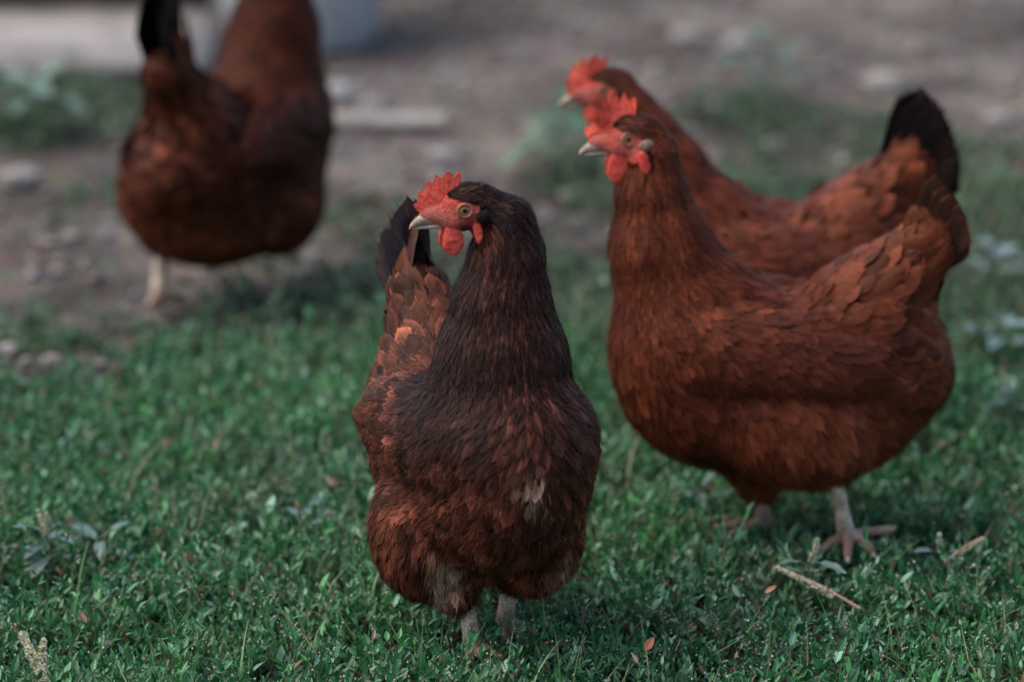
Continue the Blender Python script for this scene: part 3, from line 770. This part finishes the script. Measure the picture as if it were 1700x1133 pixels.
# ================================================================= ground and setting
def ground_px(px, py):
    f = 6375; p = math.radians(PITCH); a = (px-850)/f; b = (py-566.5)/f
    d = (a, math.cos(p)-b*math.sin(p), -math.sin(p)-b*math.cos(p)); t = CAM_H/-d[2]; return d[0]*t, d[1]*t
GREEN = []
def green(x, y):
    """how thick the ground cover is, 0..1"""
    P = np.stack([x, y], -1)
    n = smoothnoise(P, 1.1, 71, 3)*.5+smoothnoise(P, 4.5, 72, 2)*.28
    lim = np.interp(x, [-1.6, -.45, -.20, .02, .12, .9, 2], [4.30, 4.42, 4.95, 5.0, 5.35, 5.55, 5.6])
    v = np.clip((lim-y)/.45+.15+n*.9, 0, 1)
    for (px, py, rx, ry, s) in ((60, 190, .20, .32, 1.0), (960, 290, .10, .20, .9), (600, 350, .08, .14, .6), (1240, 190, .12, .22, .8), (1400, 230, .22, .2, .6), (1000, 200, .10, .2, .5), (110, 330, .18, .18, .3), (240, 120, .06, .12, .6)):
        cx, cy = ground_px(px, py); v = np.maximum(v, s*np.clip(1.5-1.5*(((x-cx)/rx)**2+((y-cy)/ry)**2), 0, 1))
    for (px, py, rx, ry, s) in ((130, 480, .11, .16, 1.0), (90, 610, .10, .07, .75), (900, 385, .12, .18, .7), (1310, 290, .07, .06, .5), (40, 300, .12, .1, .8)):
        cx, cy = ground_px(px, py); v = v*(1-s*np.clip(1.4-1.4*(((x-cx)/rx)**2+((y-cy)/ry)**2), 0, 1))
    return v

def mat_ground():
    m = NT('soil_and_gravel'); m.set(Roughness=.9, Specular_IOR_Level=.2)
    o = m.obj(); n1 = m.noise(7, o, 6, .6); n2 = m.noise(45, o, 5, .7); v = m.n('TexVoronoi'); v.inputs['Scale'].default_value = 70; m.l(o, v.inputs['Vector'])
    c = m.ramp(n1, [(.30, (.075, .057, .047)), (.50, (.165, .138, .122)), (.72, (.27, .24, .215))])
    c = m.mix(.6, c, m.ramp(n2, [(.3, (.45, .45, .45)), (.55, (1, 1, 1)), (.75, (1.35, 1.3, 1.3))]), 'MULTIPLY')
    c = m.mix(.35, c, v.outputs['Color'], 'SOFT_LIGHT')
    at = m.n('Attribute', attribute_name='Col').outputs['Color']
    m.l(m.mix(1., c, at, 'MULTIPLY'), m.b.inputs['Base Color']); m.bump(m.math('ADD', n2, v.outputs['Distance']), .8, .006); return m.m
def gz(x, y):
    P = np.stack([x, y], -1); return .006*smoothnoise(P, 1.5, 81, 2)+.003*smoothnoise(P, 7, 82, 2)
xs = np.concatenate([[-60, -20, -8, -4], np.linspace(-2.4, 2.4, 200), [4, 8, 20, 60]]); ys = np.concatenate([[-20, -5, 0, 1.5], np.linspace(2.4, 8.4, 230), [10, 14, 25, 60, 200]])
GX, GY = np.meshgrid(xs, ys, indexing='ij'); GZ = gz(GX, GY)-.004
gcol = np.ones((GX.size, 3)); gg_ = green(GX.ravel(), GY.ravel())[:, None]; gcol = gcol*(1-gg_)+np.array([.20, .19, .15])*gg_  # shade between the plants painted into the ground colour
tone = np.clip(.5+.9*smoothnoise(np.stack([GX.ravel(), GY.ravel()], -1), .9, 83, 3), 0, 1)[:, None]; gcol = gcol*(.62+.5*tone)
for (px, py, r, s) in ((760, 30, .26, .5), (130, 470, .16, .62), (900, 380, .14, .55), (80, 620, .10, .5), (1650, 40, .2, .35)):     # darker earth
    cx, cy = ground_px(px, py); dd = np.clip(1.3-1.3*np.sqrt(((GX.ravel()-cx)/r)**2+((GY.ravel()-cy)/(r*1.6))**2), 0, 1)[:, None]; gcol *= 1-s*dd
gcol *= np.array([.76, .74, .72])
g = mesh('ground', np.stack([GX, GY, GZ], -1).reshape(-1, 3), grid_faces(1, len(xs), len(ys)), mat_ground(), col=gcol); tag(g, 'grey brown gravelly earth of the yard', kind='structure')
me = g.data
if me.polygons[0].normal.z < 0: me.flip_normals()

# --- ground cover: leafy sprigs, every leaf a folded blade
def leaves(base, d, up, L, W, col, rng, fold=.25):
    """base, d, up (N,3); returns mesh data: a pointed oval leaf with a fold along the midrib"""
    N = len(base); s = nrm(np.cross(up, d)); n = np.cross(d, s)
    ts = np.array([0, .28, .62, 1.0]); ws = np.array([0, .85, .8, 0.0]); bend = rng.uniform(-.25, .35, N)
    mid = base[:, None]+d[:, None]*(ts[None, :, None]*L[:, None, None])-n[:, None]*((ts**2)[None, :, None]*(bend*L)[:, None, None])
    V = [mid[:, 0]]
    for k in (1, 2):
        off = s*(ws[k]*W*.5)[:, None]; upo = n*(fold*W*.5)[:, None]
        V += [mid[:, k]-off+upo, mid[:, k], mid[:, k]+off+upo]
    V += [mid[:, 3]]; V = np.stack(V, 1)          # 8 verts
    T = np.array([[0, 2, 1], [0, 3, 2], [4, 5, 7], [5, 6, 7]]); Q = np.array([[1, 2, 5, 4], [2, 3, 6, 5]])
    of = (np.arange(N)*8)[:, None, None]
    C = np.repeat(col[:, None], 8, 1)
    return V.reshape(-1, 3), (T[None]+of).reshape(-1, 3), (Q[None]+of).reshape(-1, 4), C.reshape(-1, 3)

def ground_cover(seed, n, box, hgt, leaf, name, label, nl=9, pick=None, tones=None):
    rng = np.random.default_rng(seed)
    x = rng.uniform(box[0], box[1], n); y = rng.uniform(box[2], box[3], n)
    gd = green(x, y); keep = rng.random(n) < gd**1.3
    if pick is not None: keep &= pick(x, y, rng)
    keep &= rng.random(n) < .66+.75*smoothnoise(np.stack([x, y], -1), 11, seed+4, 2)
    x, y, gd = x[keep], y[keep], gd[keep]; n = len(x)
    P = np.stack([x, y], -1); clump = smoothnoise(P, 5.5, seed+1, 2); c2 = smoothnoise(P, 1.6, seed+2, 2); c3 = smoothnoise(P, 14, seed+8, 2)
    H = hgt*rng.uniform(.35, 1.3, n)*(.78+.6*clump+.5*c3)*(.45+.55*gd); H = np.maximum(H*(1-.6*np.exp(-((x-.333)**2+(y-3.56)**2)/.0016)), .010)
    tilt = rng.normal(0, .35, (n, 2))+.2*np.stack([clump, c2], -1)
    ax = nrm(np.concatenate([tilt, np.ones((n, 1))], 1))
    B = np.stack([x, y, gz(x, y)-.006], -1)
    # stems
    top = B+ax*H[:, None]; a = rng.uniform(0, 6.28, n); sd2 = np.stack([np.cos(a), np.sin(a), 0*a], -1)
    mid = (B+top)/2+sd2*(H*.08)[:, None]; X = np.stack([B, mid, top], 1)
    sc = np.where(rng.random((n, 1)) < .45, np.array([.36, .31, .18]), np.array([.10, .18, .06]))*rng.uniform(.6, 1.3, (n, 1))
    sV, sF, sC = ribbons(X, np.repeat(sd2[:, None], 3, 1), rng.uniform(.0005, .0012, n), sc)
    # leaves up the stem
    i = np.repeat(np.arange(n), nl); k = np.tile(np.arange(nl), n); t = np.clip((k+.6+rng.uniform(-.4, .4, len(i)))/nl, 0.05, 1)
    p = B[i]*(1-t[:, None])**2+2*mid[i]*(t*(1-t))[:, None]+top[i]*(t**2)[:, None]
    th = k*2.4+a[i]+rng.normal(0, .4, len(i)); rad = np.stack([np.cos(th), np.sin(th), 0*th], -1)
    el = rng.uniform(.25, 1.1, len(i))+.6*t**2
    d = nrm(rad*np.cos(el)[:, None]+ax[i]*np.sin(el)[:, None])
    up = nrm(ax[i]*1.0-rad*.4+rng.normal(0, .25, (len(i), 3)))
    L = leaf*rng.uniform(.45, 1.35, len(i))*(1-.3*t)*rng.choice([.75, 1., 1.5], n, p=[.4, .45, .15])[i]; W = L*rng.uniform(.30, .48, len(i))
    tn = tones or ((.006, .048, .020), (.036, .19, .062), (.10, .32, .10), (.18, .33, .22))
    r = rng.random((len(i), 1)); cm = np.clip(.5+.45*c2[i]+.25*clump[i], 0, 1)[:, None]
    C = np.array(tn[0])*(1-r)+np.array(tn[1])*r; C = C*(1-cm*.45)+np.array(tn[2])*cm*.45*(.5+r); ol = np.clip(smoothnoise(P, 2.6, seed+9, 3)[i]*1.1-.25, 0, .45)[:, None]; C = C*(1-ol)+np.array([.12, .14, .08])*(.5+r)*ol
    pale = rng.random((len(i), 1)) < .10; C = np.where(pale, np.array(tn[3])*rng.uniform(.8, 1.5, (len(i), 1)), C)
    dry = rng.random((len(i), 1)) < .025; C = np.where(dry, np.array([.25, .13, .07])*rng.uniform(.5, 1.2, (len(i), 1)), C)
    lV, lT, lQ, lC = leaves(p, d, up, L, W, C, rng)
    # tiny whitish flower buds near stem tips
    m = rng.random(n) < .42; nb = 3; j = np.repeat(np.where(m)[0], nb); q = top[j]-ax[j]*(H[j]*rng.uniform(0, .45, len(j)))[:, None]+rng.normal(0, .0022, (len(j), 3))
    s_ = rng.uniform(.0006, .0013, len(j)); O = np.array([[1, 0, 0], [-1, 0, 0], [0, 1, 0], [0, -1, 0], [0, 0, 1.3], [0, 0, -1.3]])
    fV = (q[:, None]+O[None]*s_[:, None, None]).reshape(-1, 3); T8 = np.array([[0, 2, 4], [2, 1, 4], [1, 3, 4], [3, 0, 4], [2, 0, 5], [1, 2, 5], [3, 1, 5], [0, 3, 5]])
    fF = (T8[None]+(np.arange(len(j))*6)[:, None, None]).reshape(-1, 3); fC = np.repeat(rng.uniform(.25, .7, (len(j), 1))*np.array([[1, .93, .80]]), 6, 0)
    o1, o2 = len(sV), len(sV)+len(lV)
    o = mesh(name, np.concatenate([sV, lV, fV]), [sF, lT+o1, lQ+o1, fF+o2], M_LEAF, col=np.concatenate([sC, lC, fC]), smooth=False)
    return tag(o, label, kind='stuff')

ground_cover(101, 40000, (-.75, .75, 2.9, 4.35), .038, .0130, 'ground_cover', 'low green leafy weeds covering the near ground', nl=8)
ground_cover(104, 2600, (-1.0, 1.0, 2.9, 4.5), .052, .0125, 'tall_weeds', 'taller leafy sprigs standing above the ground cover', nl=13)
ground_cover(105, 26000, (-1.5, 1.5, 1.7, 2.92), .034, .0150, 'ground_cover', 'low green leafy weeds nearest the viewer', nl=7)
ground_cover(102, 30000, (-1.5, 1.5, 2.9, 4.4), .034, .013, 'ground_cover', 'low green leafy weeds at the sides of the lawn', pick=lambda x, y, r: np.abs(x) > .73)
ground_cover(103, 26000, (-1.6, 1.6, 4.3, 6.3), .040, .017, 'ground_cover', 'patchy green weeds further back on the earth', nl=7,
             tones=((.035, .085, .040), (.06, .14, .06), (.11, .17, .09), (.14, .19, .14)))
# --- thin grass blades among it
def grass(seed, n, box):
    rng = np.random.default_rng(seed); x = rng.uniform(box[0], box[1], n); y = rng.uniform(box[2], box[3], n); k = rng.random(n) < green(x, y); x, y = x[k], y[k]; n = len(x)
    H = rng.uniform(.03, .075, n); a = rng.uniform(0, 6.28, n); lean = rng.uniform(.1, .9, n); d = np.stack([np.cos(a), np.sin(a)], -1)
    t = np.linspace(0, 1, 6); X = np.stack([x[:, None]+d[:, :1]*(lean*H)[:, None]*t**2, y[:, None]+d[:, 1:]*(lean*H)[:, None]*t**2, gz(x, y)[:, None]-.004+H[:, None]*(t-.25*lean[:, None]*t**2)], -1)
    s = np.repeat(np.stack([-d[:, 1], d[:, 0], 0*a], -1)[:, None], 6, 1)
    c = lerp((.04, .11, .04), (.14, .22, .08), rng.random((n, 1))); c = np.where(rng.random((n, 1)) < .18, np.array([.32, .27, .16]), c)
    V, F, C = ribbons(X, s, rng.uniform(.0007, .0017, n), c)
    tag(mesh('grass', V, F, M_LEAF, col=C), 'thin grass blades growing among the leafy weeds', kind='stuff')
grass(111, 5200, (-1.5, 1.5, 2.9, 5.2))

# --- pebbles of the gravel
def pebbles(seed, n, box, smin_, smax_, name, label):
    rng = np.random.default_rng(seed); x = rng.uniform(box[0], box[1], n); y = rng.uniform(box[2], box[3], n); k = rng.random(n) > green(x, y)*.9; x, y = x[k], y[k]; n = len(x)
    import bmesh
    bm = bmesh.new(); bmesh.ops.create_icosphere(bm, subdivisions=2, radius=1); bv = np.array([v.co for v in bm.verts]); bf = np.array([[v.index for v in f.verts] for f in bm.faces]); bm.free()
    s = smin_+(smax_-smin_)*rng.random(n)**3; sc = np.stack([s*rng.uniform(.7, 1.3, n), s*rng.uniform(.7, 1.3, n), s*rng.uniform(.4, .8, n)], -1); a = rng.uniform(0, 6.28, n)
    V = bv[None]*(1+.22*np.sin(bv@rng.normal(size=(3, 1))*2.3+rng.uniform(0, 6, (n, 1, 1))))*sc[:, None]
    ca, sa = np.cos(a)[:, None], np.sin(a)[:, None]; V = np.stack([V[..., 0]*ca-V[..., 1]*sa, V[..., 0]*sa+V[..., 1]*ca, V[..., 2]], -1)+np.stack([x, y, gz(x, y)+s*.1], -1)[:, None]
    C = lerp((.10, .082, .075), (.29, .26, .24), rng.random((n, 1))**1.5); C = np.repeat(C[:, None], len(bv), 1)
    o = mesh(name, V.reshape(-1, 3), (bf[None]+(np.arange(n)*len(bv))[:, None, None]).reshape(-1, 3), M_STONE, col=C.reshape(-1, 3)); tag(o, label, kind='stuff')
def mat_stone():
    m = NT('stone'); m.set(Roughness=.85, Specular_IOR_Level=.25); at = m.n('Attribute', attribute_name='Col').outputs['Color']; n = m.noise(90, m.obj(), 5)
    m.l(m.mix(1., at, m.ramp(n, [(.3, (.7, .7, .7)), (.7, (1.2, 1.2, 1.2))]), 'MULTIPLY'), m.b.inputs['Base Color']); m.bump(n, .5, .002); return m.m
M_STONE = mat_stone()
pebbles(121, 9000, (-1.8, 1.8, 4.2, 8.0), .003, .012, 'gravel', 'small grey stones scattered over the bare earth')

def stone(px, py, r, c, label, sq=.6, seed=0):
    import bmesh
    bm = bmesh.new(); bmesh.ops.create_icosphere(bm, subdivisions=4, radius=1); V = np.array([v.co for v in bm.verts]); F = np.array([[v.index for v in f.verts] for f in bm.faces]); bm.free()
    c = tuple(np.array(c)*.78)
    V = V*(1+.16*smoothnoise(V, .25, seed, 3))[:, None]; V = V*np.array([r, r*.8, r*sq]); x, y = ground_px(px, py)
    o = mesh('stone', V, F, M_STONE, col=np.tile(np.array(c), (len(V), 1))); o.location = (x, y, r*sq*.5); tag(o, label, 'stone', 'loose stones lying on the yard')
stone(1143, 72, .030, (.27, .25, .23), 'pale stone on the earth at the top, left one of the pair right of centre', seed=1)
stone(1232, 82, .026, (.32, .30, .28), 'pale stone on the earth at the top, right one of the pair right of centre', seed=2)
stone(1470, 152, .036, (.32, .29, .26), 'large pale stone just above the raised black tail', seed=3)
stone(1655, 205, .022, (.32, .31, .28), 'pale stone at the far right edge above the weeds', seed=4)
stone(568, 162, .030, (.33, .32, .31), 'round whitish stone beside the blurred hen and above the pale plank', seed=5)
stone(622, 184, .026, (.27, .25, .24), 'greyish stone touching the back of the pale plank', seed=6)
stone(740, 268, .024, (.27, .25, .24), 'pale stone below the right end of the pale plank', seed=7)
stone(35, 305, .03, (.30, .28, .26), 'grey stone at the left edge below the green clump', seed=8)
stone(86, 606, .013, (.33, .28, .26), 'small pinkish stone in bare soil at the left', .7, seed=9)
stone(176, 1072, .0085, (.72, .62, .55), 'tiny white pebble among the leaves near the bottom left corner', .7, seed=10)

# --- pale plank
def box_mesh(lx, ly, lz, bev=.004, nx=24, wob=.0015, seed=0):
    import bmesh
    bm = bmesh.new(); bmesh.ops.create_cube(bm, size=1); bmesh.ops.scale(bm, vec=(lx, ly, lz), verts=bm.verts)
    bmesh.ops.bevel(bm, geom=list(bm.edges), offset=bev, segments=3, affect='EDGES')
    bmesh.ops.subdivide_edges(bm, edges=[e for e in bm.edges if e.calc_length() > lx*.3], cuts=nx, use_grid_fill=True)
    bmesh.ops.triangulate(bm, faces=bm.faces)
    bm.verts.ensure_lookup_table(); V = np.array([v.co for v in bm.verts]); F = np.array([[v.index for v in f.verts] for f in bm.faces]); bm.free()
    V = V+np.stack([smoothnoise(V, 6, seed+i, 2) for i in range(3)], -1)*wob; return V, F
M_WOOD = mat_simple('weathered_wood', (.21, .185, .165), (.34, .31, .28), 30, .85, .5, .003, .2)
M_DARKW = mat_simple('dark_timber', (.075, .062, .058), (.16, .135, .13), 14, .85, .6, .004, .2)
M_CONC = mat_simple('concrete', (.20, .18, .165), (.34, .31, .295), 18, .9, .5, .003, .2)
M_ZINC = mat_simple('zinc', (.30, .32, .34), (.46, .48, .50), 9, .45, .1, .002, .5); M_ZINC.node_tree.nodes['Principled BSDF'].inputs['Metallic'].default_value = .35
V, F = box_mesh(.20, .045, .018, .003); o = mesh('plank', V, F, M_WOOD); x, y = ground_px(632, 214); o.location = (x, y, .012); o.rotation_euler = (0, 0, -.03)
tag(o, 'short pale weathered plank lying flat on the gravel', 'plank')
V, F = box_mesh(1.9, .36, .05, .01); o = mesh('concrete_slab', V, F, M_CONC); o.location = (-1.42, 5.98, .02); o.rotation_euler = (0, 0, .0)
tag(o, 'pale concrete slab edging the ground at the upper left', 'slab')
V, F = box_mesh(2.0, .12, .26, .012, seed=4); o = mesh('timber_beam', V, F, M_DARKW); o.location = (-1.50, 6.26, .14)
tag(o, 'dark weathered timber beam lying behind the pale slab at the upper left corner', 'beam')
# --- zinc tub
root = empty('metal_tub', (-.340, 6.10, .0)); tag(root, 'round grey metal tub behind the blurred hen', 'tub')
prof = densify([(.0, .004), (.10, .004), (.118, .012), (.135, .10), (.155, .22), (.158, .226), (.153, .226), (.130, .10), (.112, .018), (.0, .012)], 4)
a = np.linspace(0, 2*np.pi, 64, endpoint=False); V = np.stack([prof[:, :1]*np.cos(a), prof[:, :1]*np.sin(a), prof[:, 1:]+0*a], -1).reshape(-1, 3)
mesh('tub_wall', V, grid_faces(1, len(prof), 64, True), M_ZINC, root)
v, f = torus_mesh(.158, .005, (0, 0, 0), n=64); v = v[:, [0, 2, 1]]; v[:, 2] += .226; mesh('rim', v, f, M_ZINC, root)
for sg in (1, -1):
    v, f = torus_mesh(.032, .004, (0, 0, 0), n=32); v = v[:, [1, 0, 2]]+np.array([sg*.160, 0, .185]); mesh('handle', v, f, M_ZINC, root)

# --- broad-leaved plants, seed spikes, twigs
def tube(pts, r0, r1, n=8):
    p = densify(pts, 6); d = nrm(np.gradient(p, axis=0)); s = nrm(np.cross(d, [.3, .8, .52])); t = np.cross(d, s)
    a = np.linspace(0, 2*np.pi, n, endpoint=False); r = np.linspace(r0, r1, len(p))[:, None, None]
    V = p[:, None]+r*(s[:, None]*np.cos(a)[None, :, None]+t[:, None]*np.sin(a)[None, :, None]); return V.reshape(-1, 3), grid_faces(1, len(p), n, True)
def leafblade(L, W, n=9, cup=.25, droop=.4):
    t = np.linspace(0, 1, n)[:, None]; u = np.linspace(-1, 1, 5)[None]; w = W*.5*np.sin(np.pi*np.clip(t, 0, 1)**.8)**.8+.0004
    x = t*L+0*u; y = w*u; z = cup*w*np.abs(u)-droop*L*t**2+.02*L*np.sin(t*14)*np.abs(u); return np.stack([x, y, z], -1).reshape(-1, 3), grid_faces(1, n, 5)
def broad_plant(px, py, label, n, L, H, seed, cols=((.06, .12, .09), (.13, .20, .175)), spikes=0, name='broadleaf_weed', cat='plant'):
    rng = np.random.default_rng(seed); x, y = ground_px(px, py); root = empty(name, (x, y, 0)); tag(root, label, cat, 'broad-leaved weeds standing in the ground cover')
    v, f = tube([(0, 0, -.004), (.004, .002, H*.5), (.0, .004, H)], .0022, .0012); mesh('stem', v, f, M_LEAF2, root, np.tile(np.array([.16, .14, .08]), (len(v), 1)))
    for k in range(n):
        a = k*2.4+rng.normal(0, .3); l = L*rng.uniform(.7, 1.15); v, f = leafblade(l, l*rng.uniform(.26, .42), droop=rng.uniform(.1, .5)); z = H*(.35+.6*k/n)
        R = np.array(Matrix.Rotation(a, 3, 'Z') @ Matrix.Rotation(-rng.uniform(.0, .6), 3, 'Y') @ Matrix.Rotation(rng.normal(0, .25), 3, 'X')); c = lerp(cols[0], cols[1], rng.random())
        pv, pf = tube([(0, 0, 0), (.5*.012, 0, .002), (.012, 0, .003)], .0007, .0006, 5); v = v+np.array([.011, 0, .003])
        V = np.concatenate([v, pv])@R.T+np.array([0, 0, z]); mesh('leaf', V, [f, pf+len(v)], M_LEAF2, root, np.tile(c, (len(V), 1)))
    for k in range(spikes):
        a = rng.uniform(0, 6.28); d = np.array([math.cos(a)*.35, math.sin(a)*.35, 1]); sp = spike_geo(np.array([0, 0, H*.9]), d, rng.uniform(.012, .03), .0032, rng, 90); mesh('flower_spike', *sp[:2], M_LEAF2, root, sp[2], smooth=False)
    return root
def spike_geo(b, d, L, r, rng, n, c0=(.24, .26, .13), c1=(.78, .72, .50)):
    d = nrm(np.array(d, float)); s = nrm(np.cross(d, [.2, .9, .3])); u = np.cross(d, s); t = rng.random(n)**.9; a = rng.uniform(0, 6.28, n)
    rr = r*(1-.6*t)*rng.uniform(.5, 1.1, n); P = b+d*(t*L)[:, None]+s*(rr*np.cos(a))[:, None]+u*(rr*np.sin(a))[:, None]
    O = nrm(np.array([[1, 0, -.6], [-.5, .87, -.6], [-.5, -.87, -.6], [0, 0, 1.6]])); q = rng.uniform(.0011, .0024, n)*(r/.0045)**.5
    V = P[:, None]+(O@np.array(Matrix.Rotation(.5, 3, 'X')))[None]*q[:, None, None]; T = np.array([[0, 1, 3], [1, 2, 3], [2, 0, 3], [0, 2, 1]])
    return V.reshape(-1, 3), (T[None]+(np.arange(n)*4)[:, None, None]).reshape(-1, 3), np.repeat(lerp(c0, c1, rng.random((n, 1))), 4, 0)
def seed_stalk(base, tip, rs, f0, label, seed, n=900, stem=(.36, .20, .15), extra=()):
    rng = np.random.default_rng(seed); b = np.array(base); t = np.array(tip); root = empty('seed_stalk', tuple(b)); tag(root, label, 'seed head', 'seed stalks poking out of the ground cover')
    d = t-b; v, f = tube([(0, 0, 0), tuple(d*.5+np.array([0, 0, .003])), tuple(d)], .0019, .0008); mesh('stem', v, f, M_LEAF2, root, np.tile(np.array(stem), (len(v), 1)))
    v, f, c = spike_geo(d*f0, d, np.linalg.norm(d)*(1-f0), rs, rng, n); mesh('seed_spike', v, f, M_LEAF2, root, c, smooth=False)
    for (e0, e1, r2) in extra:
        e0 = d*e0; e1 = np.array(e1); v, f, c = spike_geo(e0, e1-e0, np.linalg.norm(e1-e0), r2, rng, n//2); mesh('seed_spike', v, f, M_LEAF2, root, c, smooth=False)
def at(px, py, z):
    f = 6375; p = math.radians(PITCH); a = (px-850)/f; b = (py-566.5)/f; d = (a, math.cos(p)-b*math.sin(p), -math.sin(p)-b*math.cos(p)); t = (CAM_H-z)/-d[2]; return (d[0]*t, d[1]*t, z)
seed_stalk(at(1428, 1012, .022), at(1288, 942, .050), .0040, .30, 'pale green seed spike on a reddish stem leaning left below the profile hen', 1, 420)
seed_stalk(at(85, 1150, .015), at(34, 1052, .058), .0062, .02, 'creamy branched seed head standing in the bottom left corner', 2, 520, (.3, .22, .14), [(.35, np.array(at(72, 1062, .055))-np.array(at(85, 1150, .015)), .0045)])
seed_stalk(at(1570, 935, .025), at(1632, 893, .050), .0026, .35, 'small brownish seed stalk leaning right near the right edge', 3, 170)
broad_plant(1345, 1000, 'bluish broad leaved weed with a short flower spike at the lower right', 6, .030, .045, 51, spikes=2)
broad_plant(1560, 968, 'small bluish weed between the hen foot and the right edge', 5, .022, .035, 52, spikes=1)
broad_plant(78, 960, 'blue green broad leaved weed with flower spikes at the left edge', 9, .036, .050, 53, spikes=6)
broad_plant(170, 945, 'bluish weed beside the flowering one at the left edge', 5, .030, .045, 54)
broad_plant(500, 905, 'pale green weed left of the dark hen', 4, .030, .040, 55)
broad_plant(1660, 600, 'bluish blurred weed at the right edge behind the rust hens', 7, .045, .05, 56, cols=((.10, .16, .14), (.17, .24, .23)))
broad_plant(1640, 480, 'bluish blurred weed at the right edge level with the tails', 7, .045, .05, 57, cols=((.11, .17, .15), (.20, .27, .27)))
broad_plant(1690, 720, 'leafy weed at the right edge below the other two blurred ones', 8, .035, .05, 62)
broad_plant(1160, 860, 'bluish weed in the shade under the profile hen', 5, .030, .035, 58)
broad_plant(925, 300, 'leafy green blurred clump left of the hens at the right', 14, .075, .11, 59, cols=((.05, .12, .06), (.09, .18, .09)))
broad_plant(60, 235, 'leafy green blurred clump at the upper left edge', 16, .09, .09, 60, cols=((.08, .14, .09), (.15, .21, .14)))
broad_plant(1270, 190, 'tall pale green blurred weed above the saddle of the rear rust hen', 8, .07, .12, 61, cols=((.08, .14, .09), (.13, .2, .13)))
def dead_leaf(px, py, z, L, col, label, seed, rz):
    v, f = leafblade(L, L*.42, cup=.6, droop=-.3); V2 = v.copy(); o = mesh('dead_leaf', V2, f, M_LEAF2, None, np.tile(np.array(col), (len(v), 1))); o.location = at(px, py, z)
    o.rotation_euler = (.5, -.3, rz); tag(o, label, 'leaf', 'dead leaves in the ground cover')
dead_leaf(1070, 1082, .034, .016, (.50, .15, .08), 'orange dead leaf at the bottom right of the dark hen', 1, 1.1)
dead_leaf(1057, 1102, .034, .012, (.55, .32, .22), 'small pinkish dead leaf just below the orange one', 2, 2.2)
dead_leaf(1270, 985, .03, .012, (.35, .16, .10), 'brown dead leaf left of the leaning seed spike', 3, .2)
